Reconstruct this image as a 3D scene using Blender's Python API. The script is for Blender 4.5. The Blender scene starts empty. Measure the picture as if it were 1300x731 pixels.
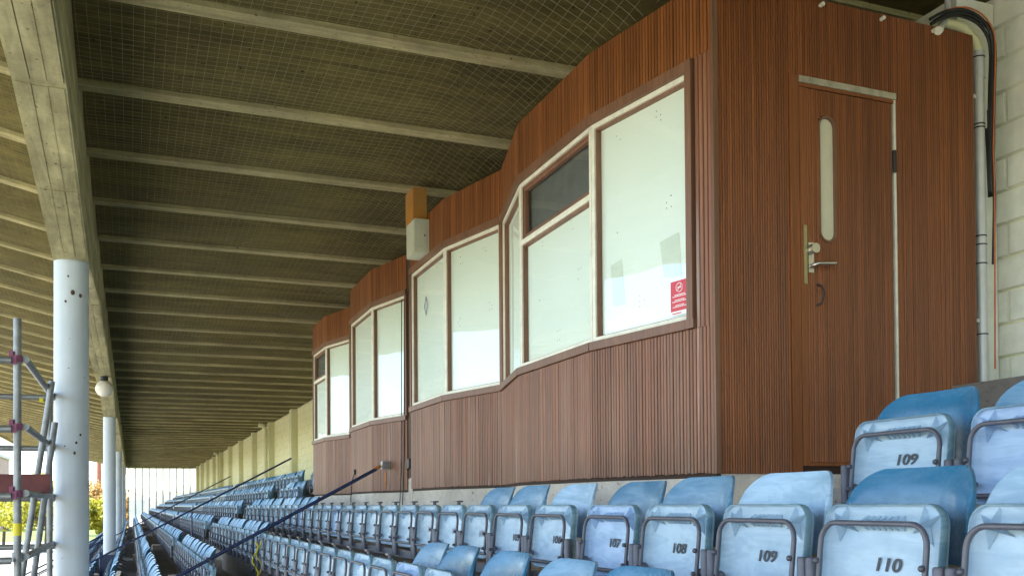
import bpy, math, random
from mathutils import Vector, Matrix
random.seed(7)
PI = math.pi
sc = bpy.context.scene
col = sc.collection

# ------------------------------------------------------------------ camera
cam = bpy.data.cameras.new('camera')
cam_o = bpy.data.objects.new('camera', cam)
col.objects.link(cam_o)
sc.camera = cam_o
cam.sensor_width = 36.0
cam.lens = 36.0 * 1216.69 / 1300.0
cam.shift_x = 0.0
cam.shift_y = (619.57 - 365.5) / 1300.0
cam.clip_start = 0.05
cam.clip_end = 3000
_yaw, _pitch, _roll = 0.378226, 0.0149166, -0.00734373
_f = Vector((math.sin(_yaw), math.cos(_yaw), 0)); _r = Vector((math.cos(_yaw), -math.sin(_yaw), 0)); _u = Vector((0, 0, 1))
_f2 = _f * math.cos(_pitch) + _u * math.sin(_pitch)
_u2 = _u * math.cos(_pitch) - _f * math.sin(_pitch)
_r3 = _r * math.cos(_roll) + _u2 * math.sin(_roll)
_u3 = _u2 * math.cos(_roll) - _r * math.sin(_roll)
cam_o.matrix_world = Matrix(((_r3.x, _u3.x, -_f2.x, 0), (_r3.y, _u3.y, -_f2.y, 0), (_r3.z, _u3.z, -_f2.z, 0), (0, 0, 0, 1)))

# ------------------------------------------------------------------ sky and sun
SUN_EL, SUN_AZ = math.radians(56), math.radians(-70)      # azimuth measured from +Y towards +X
world = bpy.data.worlds.new('World'); sc.world = world; world.use_nodes = True
wt = world.node_tree; wn = wt.nodes; wl = wt.links
bg = wn['Background']
sky = wn.new('ShaderNodeTexSky'); sky.sky_type = 'NISHITA'; sky.sun_disc = False
sky.sun_elevation = SUN_EL; sky.sun_rotation = SUN_AZ
sky.air_density = 1.0; sky.dust_density = 0.25; sky.ozone_density = 3.0
tc = wn.new('ShaderNodeTexCoord'); mp = wn.new('ShaderNodeMapping'); mp.inputs['Scale'].default_value = (1, 1, 3.2)
cn = wn.new('ShaderNodeTexNoise'); cn.inputs['Scale'].default_value = 2.3; cn.inputs['Detail'].default_value = 9; cn.inputs['Roughness'].default_value = 0.58
cr = wn.new('ShaderNodeValToRGB'); cr.color_ramp.elements[0].position = 0.50; cr.color_ramp.elements[1].position = 0.74
cm = wn.new('ShaderNodeMixRGB'); cm.inputs['Color2'].default_value = (8.5, 8.4, 8.4, 1)
wl.new(tc.outputs['Generated'], mp.inputs['Vector']); wl.new(mp.outputs['Vector'], cn.inputs['Vector'])
wl.new(cn.outputs['Fac'], cr.inputs['Fac']); wl.new(cr.outputs['Color'], cm.inputs['Fac'])
wl.new(sky.outputs['Color'], cm.inputs['Color1']); wl.new(cm.outputs['Color'], bg.inputs['Color'])
bg.inputs['Strength'].default_value = 0.15
sun = bpy.data.lights.new('sun', 'SUN'); sun.energy = 4.2; sun.angle = math.radians(0.53); sun.color = (1.0, 0.95, 0.87)
sun_o = bpy.data.objects.new('sun', sun); col.objects.link(sun_o)
_sd = Vector((math.sin(SUN_AZ) * math.cos(SUN_EL), math.cos(SUN_AZ) * math.cos(SUN_EL), math.sin(SUN_EL)))
sun_o.rotation_euler = _sd.to_track_quat('Z', 'Y').to_euler()
sun_o.location = (-30, 20, 40)
vs = sc.view_settings
vs.view_transform = 'Standard'; vs.look = 'None'; vs.gamma = 1.0; vs.use_curve_mapping = False
vs.exposure = 2.1
sc.render.engine = 'CYCLES'
cy = sc.cycles
cy.use_denoising = True
cy.max_bounces = 10; cy.diffuse_bounces = 6; cy.glossy_bounces = 4; cy.transparent_max_bounces = 12; cy.transmission_bounces = 6
cy.sample_clamp_indirect = 8.0

# ------------------------------------------------------------------ helpers
class MB:
    def __init__(s): s.v = []; s.f = []; s.sm = []
    def add(s, vs_, fs, smooth=False):
        b = len(s.v); s.v += [tuple(p) for p in vs_]
        for f in fs: s.f.append(tuple(i + b for i in f)); s.sm.append(smooth)
        return s
    def box(s, x0, x1, y0, y1, z0, z1):
        return s.hexa([(x0, y0, z0), (x1, y0, z0), (x1, y1, z0), (x0, y1, z0), (x0, y0, z1), (x1, y0, z1), (x1, y1, z1), (x0, y1, z1)])
    def hexa(s, p):
        return s.add(p, [(0, 3, 2, 1), (4, 5, 6, 7), (0, 1, 5, 4), (1, 2, 6, 5), (2, 3, 7, 6), (3, 0, 4, 7)])
    def tube(s, pts, r, n=8, cap=True, radii=None):
        pts = [Vector(p) for p in pts]; rings = []; L = len(pts)
        prev = None
        for i, p in enumerate(pts):
            d = (pts[min(i + 1, L - 1)] - pts[max(i - 1, 0)]).normalized()
            if prev is None:
                a = Vector((0, 0, 1)) if abs(d.z) < .9 else Vector((1, 0, 0))
                e1 = d.cross(a).normalized()
            else:
                e1 = (prev - d * prev.dot(d)).normalized()
            prev = e1; e2 = d.cross(e1)
            rr = radii[i] if radii else r
            rings.append([p + (e1 * math.cos(2 * PI * k / n) + e2 * math.sin(2 * PI * k / n)) * rr for k in range(n)])
        vs_ = [q for R in rings for q in R]; fs = []
        for i in range(L - 1):
            for k in range(n):
                fs.append((i * n + k, i * n + (k + 1) % n, (i + 1) * n + (k + 1) % n, (i + 1) * n + k))
        s.add(vs_, fs, n > 4)
        if cap:
            s.add(rings[0], [tuple(range(n))[::-1]]); s.add(rings[-1], [tuple(range(n))])
        return s
    def prism(s, poly, ext):
        """poly: list of 3d points (planar), ext: extrusion vector"""
        n = len(poly); e = Vector(ext); P = [Vector(p) for p in poly]
        s.add(P + [p + e for p in P], [tuple(range(n))[::-1], tuple(range(n, 2 * n))] + [(i, (i + 1) % n, n + (i + 1) % n, n + i) for i in range(n)])
        return s
    def sphere(s, c, r, nu=16, nv=10, sz=1.0):
        c = Vector(c); vs_ = []; fs = []
        for j in range(nv + 1):
            t = PI * j / nv
            for i in range(nu):
                a = 2 * PI * i / nu
                vs_.append(c + Vector((r * math.sin(t) * math.cos(a), r * math.sin(t) * math.sin(a), r * sz * math.cos(t))))
        for j in range(nv):
            for i in range(nu): fs.append((j * nu + i, (j + 1) * nu + i, (j + 1) * nu + (i + 1) % nu, j * nu + (i + 1) % nu))
        return s.add(vs_, fs, True)
    def mesh(s, name, mat=None):
        m = bpy.data.meshes.new(name); m.from_pydata(s.v, [], s.f); m.update()
        m.polygons.foreach_set('use_smooth', s.sm)
        if mat: m.materials.append(mat)
        return m
    def build(s, name, mat=None, parent=None, **kw):
        return link(name, s.mesh(name, mat), parent, **kw)

def link(name, data, parent=None, loc=None, rz=None, **props):
    o = bpy.data.objects.new(name, data); col.objects.link(o)
    if parent is not None: o.parent = parent
    if loc is not None: o.location = loc
    if rz is not None: o.rotation_euler = (0, 0, rz)
    for k, v in props.items(): o[k] = v
    return o

def thing(name, label, cat, loc=(0, 0, 0), group=None):
    o = link(name, None, None, loc, label=label, category=cat); o.empty_display_size = .1
    if group: o['group'] = group
    return o

def ordinal(n):
    return '%d%s' % (n, 'th' if 10 <= n % 100 <= 20 else {1: 'st', 2: 'nd', 3: 'rd'}.get(n % 10, 'th'))

# ------------------------------------------------------------------ materials
class NT:
    def __init__(s, name):
        s.m = bpy.data.materials.new(name); s.m.use_nodes = True
        s.t = s.m.node_tree; s.n = s.t.nodes; s.p = s.n['Principled BSDF']; s.out = s.n['Material Output']
        s.tc = s.n.new('ShaderNodeTexCoord')
    def L(s, a, b): s.t.links.new(a, b)
    def coord(s, scale=(1, 1, 1), kind='Object', rot=(0, 0, 0)):
        m = s.n.new('ShaderNodeMapping'); m.inputs['Scale'].default_value = scale; m.inputs['Rotation'].default_value = rot
        if kind == 'World':
            g = s.n.new('ShaderNodeNewGeometry'); s.L(g.outputs['Position'], m.inputs['Vector'])
        else: s.L(s.tc.outputs[kind], m.inputs['Vector'])
        return m.outputs['Vector']
    def noise(s, vec, scale, detail=4, rough=.55, dist=0.0):
        n = s.n.new('ShaderNodeTexNoise'); n.inputs['Scale'].default_value = scale; n.inputs['Detail'].default_value = detail
        n.inputs['Roughness'].default_value = rough; n.inputs['Distortion'].default_value = dist
        s.L(vec, n.inputs['Vector']); return n.outputs['Fac']
    def ramp(s, fac, stops):
        r = s.n.new('ShaderNodeValToRGB'); e = r.color_ramp.elements
        while len(e) < len(stops): e.new(0.5)
        for i, (p, c) in enumerate(stops):
            e[i].position = p; e[i].color = (c if len(c) == 4 else (*c, 1)) if not isinstance(c, (int, float)) else (c, c, c, 1)
        s.L(fac, r.inputs['Fac']); return r.outputs['Color']
    def mix(s, fac, a, b, mode='MIX'):
        m = s.n.new('ShaderNodeMixRGB'); m.blend_type = mode
        for k, x in (('Fac', fac), ('Color1', a), ('Color2', b)):
            if hasattr(x, 'is_linked') or hasattr(x, 'links'): s.L(x, m.inputs[k])
            elif isinstance(x, (int, float)): m.inputs[k].default_value = x
            else: m.inputs[k].default_value = (*x, 1)
        return m.outputs['Color']
    def bump(s, h, strength=.3, dist=.01):
        b = s.n.new('ShaderNodeBump'); b.inputs['Strength'].default_value = strength; b.inputs['Distance'].default_value = dist
        s.L(h, b.inputs['Height']); s.L(b.outputs['Normal'], s.p.inputs['Normal'])
    def base(s, c):
        if isinstance(c, tuple): s.p.inputs['Base Color'].default_value = (*c, 1)
        else: s.L(c, s.p.inputs['Base Color'])
        return s
    def rough(s, r):
        if isinstance(r, (int, float)): s.p.inputs['Roughness'].default_value = r
        else: s.L(r, s.p.inputs['Roughness'])
        return s

def simple(name, c, rough=.6, metal=0.0, var=.15, scale=8.0, kind='Object', bump=0.0, spec=None):
    t = NT(name); v = t.coord(kind=kind)
    n = t.noise(v, scale, 5, .6)
    lo = tuple(x * (1 - var) for x in c); hi = tuple(min(1, x * (1 + var)) for x in c)
    t.base(t.ramp(n, [(.3, lo), (.7, hi)])); t.rough(rough); t.p.inputs['Metallic'].default_value = metal
    if spec is not None: t.p.inputs['Specular IOR Level'].default_value = spec
    if bump: t.bump(t.noise(v, scale * 6, 4), bump, .004)
    return t.m

def concrete(name, c, board=None, stain=(.5, .45, .32), kind='World', board_axis=0, bw=.1):
    t = NT(name); v = t.coord(kind=kind)
    n1 = t.noise(v, 1.1, 6, .62); n2 = t.noise(v, 9, 6, .65); n3 = t.noise(v, 60, 3, .6)
    a = t.mix(1.0, t.ramp(n1, [(.3, tuple(x * .72 for x in c)), (.72, tuple(min(1, x * 1.22) for x in c))]), t.ramp(n2, [(.3, .78), (.65, 1.0)]), 'MULTIPLY')
    a = t.mix(.8, a, t.ramp(n3, [(.3, .86), (.6, 1.0)]), 'MULTIPLY')
    # dark pores
    n4 = t.noise(v, 26, 2, .5)
    a = t.mix(1.0, a, t.ramp(n4, [(.26, .35), (.33, 1.0)]), 'MULTIPLY')
    h = t.noise(v, 30, 5, .65)
    if board:
        sx = [1.9, 1.9, 1.9]; sx[board_axis] = .16
        vv = t.coord(tuple(sx), kind)
        ns = t.noise(vv, 9.0, 5, .6, .6); nl = t.noise(vv, 2.6, 4, .6, .8)
        a = t.mix(1.0, a, t.ramp(ns, [(.3, .66), (.7, 1.08)]), 'MULTIPLY')
        a = t.mix(1.0, a, t.ramp(nl, [(.32, .72), (.66, 1.14)]), 'MULTIPLY')
        h = t.mix(.5, h, ns)
    t.base(a); t.rough(.9); t.p.inputs['Specular IOR Level'].default_value = .25
    t.bump(h, .5, .006)
    return t.m

M = {}
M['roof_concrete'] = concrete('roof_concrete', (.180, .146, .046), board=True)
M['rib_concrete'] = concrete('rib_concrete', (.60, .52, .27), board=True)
M['beam_concrete'] = concrete('beam_concrete', (.58, .53, .29), board=True, board_axis=1)
M['terrace_concrete'] = concrete('terrace_concrete', (.27, .245, .225))
M['plinth_concrete'] = concrete('plinth_concrete', (.70, .62, .53))

def wall_paint():
    t = NT('cream_painted_blockwork'); v = t.coord(kind='World')
    # courses along Y and Z
    mp = t.n.new('ShaderNodeCombineXYZ'); sep = t.n.new('ShaderNodeSeparateXYZ')
    g = t.n.new('ShaderNodeNewGeometry'); t.L(g.outputs['Position'], sep.inputs[0])
    t.L(sep.outputs['Y'], mp.inputs['X']); t.L(sep.outputs['Z'], mp.inputs['Y'])
    b = t.n.new('ShaderNodeTexBrick'); b.inputs['Scale'].default_value = 1.0
    b.inputs['Brick Width'].default_value = .42; b.inputs['Row Height'].default_value = .21; b.inputs['Mortar Size'].default_value = .007
    b.inputs['Color1'].default_value = (.88, .84, .50, 1); b.inputs['Color2'].default_value = (.90, .87, .56, 1); b.inputs['Mortar'].default_value = (.74, .715, .45, 1)
    t.L(mp.outputs[0], b.inputs['Vector'])
    n = t.noise(v, 5, 5, .6)
    t.base(t.mix(1.0, b.outputs['Color'], t.ramp(n, [(.3, .84), (.6, 1.0)]), 'MULTIPLY')); t.rough(.75)
    h = t.mix(.35, b.outputs['Fac'], t.noise(v, 22, 4))
    bp = t.n.new('ShaderNodeBump'); bp.invert = True; bp.inputs['Strength'].default_value = .5; bp.inputs['Distance'].default_value = .008
    t.L(h, bp.inputs['Height']); t.L(bp.outputs['Normal'], t.p.inputs['Normal'])
    return t.m
M['wall_paint'] = wall_paint()
M['block_paint'] = simple('cream_paint_on_block', (.80, .80, .71), .7, var=.1, scale=7, kind='World', bump=.35)
M['pilaster_paint'] = simple('cream_paint_on_pilaster', (.70, .68, .43), .7, var=.07, scale=3, kind='World', bump=.15)

def wood(name, dark, light, grey=None):
    t = NT(name)
    v = t.coord((70, 70, 1.3), 'World'); v2 = t.coord((4, 4, .8), 'World'); v3 = t.coord((260, 260, 9), 'World')
    g = t.n.new('ShaderNodeNewGeometry')
    n = t.noise(v, 1.0, 5, .6); n2 = t.noise(v2, 1.0, 4, .6); n3 = t.noise(v3, 1.0, 3, .6)
    c = t.ramp(n, [(.25, dark), (.75, light)])
    isl = t.ramp(g.outputs['Random Per Island'], [(0, .76), (.5, .97), (1, 1.18)])
    c = t.mix(1.0, c, isl, 'MULTIPLY')
    c = t.mix(.8, c, t.ramp(n3, [(.3, .7), (.65, 1.06)]), 'MULTIPLY')
    if grey: c = t.mix(t.ramp(n2, [(.48, 0.0), (.78, .6)]), c, grey)
    else: c = t.mix(.7, c, t.ramp(n2, [(.3, .75), (.65, 1.1)]), 'MULTIPLY')
    if grey:
        st = t.noise(t.coord((11, 11, .55), 'World'), 1.0, 3, .55)
        c = t.mix(t.ramp(st, [(.66, 0.0), (.74, .55)]), c, (.46, .36, .32))
    t.base(c); t.rough(t.ramp(n, [(.2, .42), (.8, .62)])); t.bump(t.mix(.5, n, n3), .25, .002)
    return t.m
M['wood_upper'] = wood('shaded_wood_slats', (.175, .053, .012), (.335, .115, .029))  # same slats above the sill, their shade put into a darker orange tone
M['wood_lower'] = wood('lit_weathered_wood_slats', (.150, .055, .025), (.315, .130, .066), (.31, .18, .12))  # paler below the sill for light put into colour; grey streaks are weathering
M['wood_side'] = wood('oiled_fine_wood_slats', (.175, .050, .012), (.335, .108, .028))
M['wood_back'] = simple('dark_wood_backing', (.045, .02, .01), .8)
M['wood_trim'] = wood('brown_wood_trim', (.15, .066, .036), (.27, .135, .080))
M['frame_white'] = simple('cream_frame_paint', (.78, .76, .64), .5, var=.12, scale=14, kind='World', bump=.1)
M['pale_trim'] = simple('bare_pale_trim', (.42, .38, .29), .75, var=.3, scale=18, kind='World', bump=.3)

def board_white():
    t = NT('white_window_board'); v = t.coord(kind='World')
    n = t.noise(v, 1.3, 4, .5); n2 = t.noise(v, 34, 2, .5)
    c = t.ramp(n, [(.3, (.84, .91, .83)), (.7, (.89, .94, .88))])
    c = t.mix(1.0, c, t.ramp(n2, [(.205, .45), (.23, 1.0)]), 'MULTIPLY')
    t.base(c); t.rough(.55); return t.m
M['board'] = board_white()
M['paper'] = simple('taped_paper', (.70, .76, .66), .7, var=.04)
def glass(name, tint=(1, 1, 1), fmul=2.4):
    t = NT(name); t.n.remove(t.p)
    tr = t.n.new('ShaderNodeBsdfTransparent'); tr.inputs['Color'].default_value = (*tint, 1)
    gl = t.n.new('ShaderNodeBsdfGlossy'); gl.inputs['Roughness'].default_value = .005
    fr = t.n.new('ShaderNodeLayerWeight'); fr.inputs['Blend'].default_value = .5
    pw = t.n.new('ShaderNodeMath'); pw.operation = 'POWER'; pw.inputs[1].default_value = 5.0; t.L(fr.outputs['Facing'], pw.inputs[0])
    mm = t.n.new('ShaderNodeMath'); mm.operation = 'MULTIPLY_ADD'; mm.inputs[1].default_value = .6; mm.inputs[2].default_value = .10; mm.use_clamp = True
    t.L(pw.outputs[0], mm.inputs[0])
    mx = t.n.new('ShaderNodeMixShader')
    t.L(mm.outputs[0], mx.inputs[0]); t.L(tr.outputs[0], mx.inputs[1]); t.L(gl.outputs[0], mx.inputs[2])
    v = t.coord(kind='World'); b = t.n.new('ShaderNodeBump'); b.inputs['Strength'].default_value = .28; b.inputs['Distance'].default_value = .02
    t.L(t.noise(v, .9, 2), b.inputs['Height']); t.L(b.outputs['Normal'], gl.inputs['Normal'])
    t.L(mx.outputs[0], t.out.inputs['Surface']); return t.m
M['glass'] = glass('window_glass', (.97, 1, .98), 1.8)
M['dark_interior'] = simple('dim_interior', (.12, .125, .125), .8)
def milk_glass():
    t = NT('milky_end_glazing'); t.n.remove(t.p)
    tr = t.n.new('ShaderNodeBsdfTransparent'); tr.inputs['Color'].default_value = (.95, .95, .93, 1)
    tl = t.n.new('ShaderNodeBsdfTranslucent'); tl.inputs['Color'].default_value = (.86, .84, .81, 1)
    mx = t.n.new('ShaderNodeMixShader'); mx.inputs[0].default_value = .5
    t.L(tr.outputs[0], mx.inputs[1]); t.L(tl.outputs[0], mx.inputs[2]); t.L(mx.outputs[0], t.out.inputs['Surface']); return t.m
M['milk_glass'] = milk_glass()
M['mullion'] = simple('grey_aluminium', (.07, .07, .07), .6, 0.0)

def column_paint():
    t = NT('pale_blue_column_paint'); v = t.coord(kind='World')
    n = t.noise(v, 2.0, 5, .6); sp = t.noise(v, 17, 3, .5); n2 = t.noise(t.coord((14, 14, 1.0), 'World'), 1.0, 4, .6)
    c = t.ramp(n, [(.3, (.56, .63, .71)), (.7, (.64, .71, .78))])
    c = t.mix(.6, c, t.ramp(n2, [(.3, .86), (.6, 1.02)]), 'MULTIPLY')
    c = t.mix(t.ramp(sp, [(.235, 1.0), (.255, 0.0)]), c, (.12, .07, .045))
    t.base(c); t.rough(.45); t.bump(t.noise(v, 12, 3), .08, .004); return t.m
M['column'] = column_paint()
M['galv'] = simple('galvanised_steel', (.27, .28, .285), .5, .7, var=.25, scale=14, kind='World', bump=.05)
M['pipe_grey'] = simple('grey_drainpipe', (.60, .61, .60), .45, .2, var=.1)
M['purple'] = simple('purple_coupler_paint', (.25, .06, .14), .5)
M['toe_red'] = simple('dark_red_board', (.13, .03, .03), .6, var=.25, bump=.1)
M['yellow'] = simple('yellow_tag', (.75, .62, .02), .5)
M['black'] = simple('black_rubber', (.015, .015, .016), .5)
M['orange_cable'] = simple('orange_cable', (.50, .14, .05), .5)
M['yellow_cable'] = simple('yellow_cable', (.55, .42, .08), .5)
M['rail_blue'] = simple('dark_blue_rail_paint', (.012, .026, .085), .35, var=.35, scale=10)
M['seat_steel'] = simple('seat_frame_steel', (.10, .10, .125), .42, .1, var=.2, scale=30)
M['rust'] = simple('rust', (.42, .15, .03), .8, var=.4, scale=20)
M['rust_dark'] = simple('dark_rust', (.085, .042, .025), .8, var=.4, scale=40)
M['orange_box'] = simple('ochre_box_paint', (.46, .21, .035), .5, var=.08)
M['grey_box'] = simple('pale_grey_box', (.58, .60, .48), .45, var=.06)
M['metal'] = simple('bright_metal', (.62, .60, .55), .25, .9, var=.1)
M['brass'] = simple('brass_plate', (.42, .36, .20), .35, .8, var=.15)
M['hinge'] = simple('dark_hinge', (.05, .04, .04), .5, .5)
M['globe'] = simple('opal_globe', (.80, .76, .66), .25, var=.06)
M['brick'] = simple('orange_brick', (.42, .21, .11), .85, var=.35, scale=25, bump=.5)
M['sign_red'] = simple('red_sign', (.62, .03, .05), .4, var=.04)
M['sign_white'] = simple('white_print', (.85, .83, .83), .5, var=.03)
M['number'] = simple('number_print', (.055, .06, .075), .6, var=.15, scale=60)
M['number_faint'] = simple('worn_number_print', (.30, .36, .46), .6, var=.35, scale=60)
M['net'] = simple('net_cord', (.30, .27, .18), .8)
M['plank'] = simple('pale_plank', (.60, .56, .50), .7, var=.2, bump=.2)

def plastic(name, deep, pale, lo, hi, rough=.32):
    """marbled, sun-bleached polypropylene"""
    t = NT(name); oi = t.n.new('ShaderNodeObjectInfo')
    add = t.n.new('ShaderNodeVectorMath'); add.operation = 'ADD'
    sc_ = t.n.new('ShaderNodeVectorMath'); sc_.operation = 'SCALE'; sc_.inputs['Scale'].default_value = 37.0
    cx = t.n.new('ShaderNodeCombineXYZ'); t.L(oi.outputs['Random'], cx.inputs['X']); t.L(oi.outputs['Random'], cx.inputs['Y'])
    t.L(cx.outputs[0], sc_.inputs[0]); t.L(t.tc.outputs['Object'], add.inputs[0]); t.L(sc_.outputs[0], add.inputs[1])
    mpp = t.n.new('ShaderNodeMapping'); mpp.inputs['Scale'].default_value = (2.0, 1.5, 6.0); t.L(add.outputs[0], mpp.inputs['Vector'])
    w = t.noise(mpp.outputs[0], 1.3, 2, .45, 2.2)
    w2 = t.noise(mpp.outputs[0], 3.2, 2, .45, 3.0)
    fac = t.mix(.35, w, w2)
    c = t.ramp(fac, [(.30, tuple(d + (p - d) * lo for d, p in zip(deep, pale))), (.48, tuple(d + (p - d) * (lo + hi) / 2 for d, p in zip(deep, pale))), (.56, tuple(d + (p - d) * hi for d, p in zip(deep, pale))), (.66, tuple(d + (p - d) * (lo * .4 + hi * .6) for d, p in zip(deep, pale)))])
    v = t.ramp(oi.outputs['Random'], [(0, .86), (1, 1.08)])
    c = t.mix(1.0, c, v, 'MULTIPLY')
    dirt = t.noise(t.coord(), 20, 4, .6)
    c = t.mix(.4, c, t.ramp(dirt, [(.28, .8), (.5, 1.0)]), 'MULTIPLY')
    t.base(c); t.rough(t.ramp(dirt, [(.3, rough + .14), (.6, rough)])); return t.m
DEEP, PALE = (.020, .145, .285), (.40, .58, .76)
M['seat_deep'] = plastic('blue_seat_plastic', DEEP, PALE, .0, .10, .22)
M['seat_mid'] = plastic('slightly_faded_seat_plastic', DEEP, PALE, .12, .38, .30)
M['seat_faded'] = plastic('bleached_seat_plastic', DEEP, PALE, .55, .95, .36)
M['pan_pale'] = plastic('bleached_pan_plastic', (.03, .16, .36), (.45, .60, .73), .66, .98, .42)
M['pan_edge'] = plastic('pan_edge_plastic', (.03, .13, .22), (.30, .46, .52), .2, .7, .4)
M['pan_mid'] = plastic('half_bleached_pan_plastic', (.04, .16, .38), (.54, .69, .88), .40, .70, .40)

def grass():
    t = NT('mown_grass'); v = t.coord(kind='World')
    n = t.noise(v, .4, 5, .6); n2 = t.noise(v, 30, 3, .6)
    c = t.mix(.7, t.ramp(n, [(.3, (.10, .15, .025)), (.7, (.17, .21, .04))]), t.ramp(n2, [(.3, .7), (.7, 1.1)]), 'MULTIPLY')
    t.base(c); t.rough(.95); return t.m
M['grass'] = grass()
M['paving'] = concrete('pale_paving', (.46, .46, .40))
M['track'] = simple('red_running_track', (.33, .13, .08), .9, kind='World', scale=2)
def leaf(name, a, b):
    t = NT(name); g = t.n.new('ShaderNodeNewGeometry')
    t.base(t.ramp(g.outputs['Random Per Island'], [(0, a), (1, b)])); t.rough(.6)
    tl = t.n.new('ShaderNodeBsdfTranslucent'); tl.inputs['Color'].default_value = (*b, 1)
    mx = t.n.new('ShaderNodeMixShader'); mx.inputs[0].default_value = .35
    t.L(t.p.outputs[0], mx.inputs[1]); t.L(tl.outputs[0], mx.inputs[2]); t.L(mx.outputs[0], t.out.inputs['Surface']); return t.m
M['leaf_yellow'] = leaf('spring_leaves', (.22, .23, .02), (.42, .40, .04))
M['leaf_orange'] = leaf('copper_leaves', (.28, .16, .04), (.45, .28, .08))
M['bark'] = simple('bark', (.09, .065, .045), .9)
M['pink_wall'] = simple('pink_render', (.42, .27, .23), .85, kind='World', scale=.6)
M['grey_wall'] = simple('pale_render', (.55, .53, .5), .85, kind='World', scale=.6)
M['win_dark'] = simple('dark_pane', (.05, .06, .08), .15)
M['red_brick'] = simple('red_chimney_brick', (.40, .13, .08), .85, kind='World', scale=1.5)

# ------------------------------------------------------------------ terrace, ground
A0, T, R, Z0 = 1.85, .57, .29, -.01       # row 0 seat line, tread depth, rise, level of folded pan tops in row 0
PAN = .80                                 # pan top above tread
def rx(k): return A0 + k * T
def tz(k): return Z0 - PAN + k * R
WALL_X, END_Y, ROOF_Z = 4.80, 79.0, 2.956
GROUND = -4.3
KMIN, KMAX = -8, 5
NEAR_Y = -6.0
prof = []
for k in range(KMIN, KMAX + 1):
    xf = rx(k) - T + .18
    prof.append((xf, tz(k) if k > KMIN else tz(k)))
poly = [(prof[0][0], GROUND - .3)]
for i, (x, z) in enumerate(prof):
    poly.append((x, z))
    x2 = prof[i + 1][0] if i + 1 < len(prof) else WALL_X + .3
    poly.append((x2, z))
poly.append((WALL_X + .3, GROUND - .3))
m = MB(); n = len(poly)
ys = [NEAR_Y, END_Y]
m.add([(x, y, z) for y in ys for x, z in poly], [(i, i + 1, n + i + 1, n + i) for i in range(n - 1)] + [tuple(range(n - 1, -1, -1)), tuple(range(n, 2 * n))])
terrace = m.build('terrace', M['terrace_concrete'], kind='structure')
AISLES = [17.85, 32.45, 47.05, 61.65]
for ya in AISLES:
    for k in range(-6, 3):
        xf = rx(k) - T + .18
        MB().box(xf - .28, xf - .002, ya - .42, ya + .42, tz(k - 1) + .002, tz(k) - R / 2).build('step_block', M['plinth_concrete'], terrace)
MB().box(-900, 900, -400, 1500, GROUND - 2, GROUND - .02).build('ground', M['grass'], kind='structure')
MB().box(-16, prof[0][0], -40, 130, GROUND - .5, GROUND).build('pavement', M['paving'], kind='structure')
MB().box(-26, -16.3, -40, 130, GROUND - .5, GROUND - .005).build('running_track', M['track'], kind='structure')

# ------------------------------------------------------------------ roof
roof = thing('grandstand_roof', 'ribbed board marked concrete grandstand roof rising towards the pitch', 'roof', (0, 0, ROOF_Z))
BXI, BXO = -.345, -.63
EDGE_X, SLOPE = -7.8, .225
RIB0, RIBS = 5.98, 1.39
rib_h, rib_w, deck_t = .46, .13, .12
def roofprof(x): return 0.0 if x >= BXO else (BXO - x) * SLOPE
xs = [WALL_X + .3, BXI + .002, BXO - .002, -2.5, -5, EDGE_X]
def strip(z0, z1, y0, y1, segs):
    mm = MB()
    for xa, xb in segs:
        za, zb = roofprof(xa), roofprof(xb)
        mm.hexa([(xb, y0, zb + z0), (xa, y0, za + z0), (xa, y1, za + z0), (xb, y1, zb + z0), (xb, y0, zb + z1), (xa, y0, za + z1), (xa, y1, za + z1), (xb, y1, zb + z1)])
    return mm
segs_in = [(WALL_X + .3, BXI + .002)]
segs_out = [(BXO - .002, EDGE_X)]
rib_mesh = strip(0, rib_h + .05, -rib_w / 2, rib_w / 2, segs_in + segs_out).mesh('rib', M['rib_concrete'])
# deck shell: shallow vault between two ribs
dm = MB()
ND = 8
for xa, xb in segs_in + segs_out:
    za, zb = roofprof(xa), roofprof(xb)
    vv = []; ff = []
    for j in range(ND + 1):
        t_ = j / ND; y = rib_w / 2 - .01 + t_ * (RIBS - rib_w + .02); h = .035 + .41 * (1 - t_) ** 1.8
        vv += [(xa, y, za + h), (xb, y, zb + h), (xa, y, za + .55), (xb, y, zb + .55)]
    for j in range(ND):
        b = j * 4; c = b + 4
        ff += [(b, b + 1, c + 1, c), (b + 2, c + 2, c + 3, b + 3), (b, c, c + 2, b + 2), (b + 1, b + 3, c + 3, c + 1)]
    dm.add(vv, ff)
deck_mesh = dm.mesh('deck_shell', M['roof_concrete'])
i = -8
while RIB0 + i * RIBS < END_Y - .5:
    y = RIB0 + i * RIBS
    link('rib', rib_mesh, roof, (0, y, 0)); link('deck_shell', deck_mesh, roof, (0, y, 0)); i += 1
yl = RIB0 + i * RIBS
strip(-.10, .36, END_Y - .25, END_Y + .05, segs_in + segs_out).build('end_fascia', M['rib_concrete'], roof)
mm = MB(); ze = roofprof(EDGE_X)
mm.box(EDGE_X - .15, EDGE_X - .003, NEAR_Y, END_Y + .05, ze - .08, ze + .38).build('front_fascia', M['rib_concrete'], roof)
MB().box(EDGE_X, WALL_X + .3, NEAR_Y - .2, NEAR_Y, -.1, 2.2).build('near_fascia', M['rib_concrete'], roof) if False else None

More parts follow.
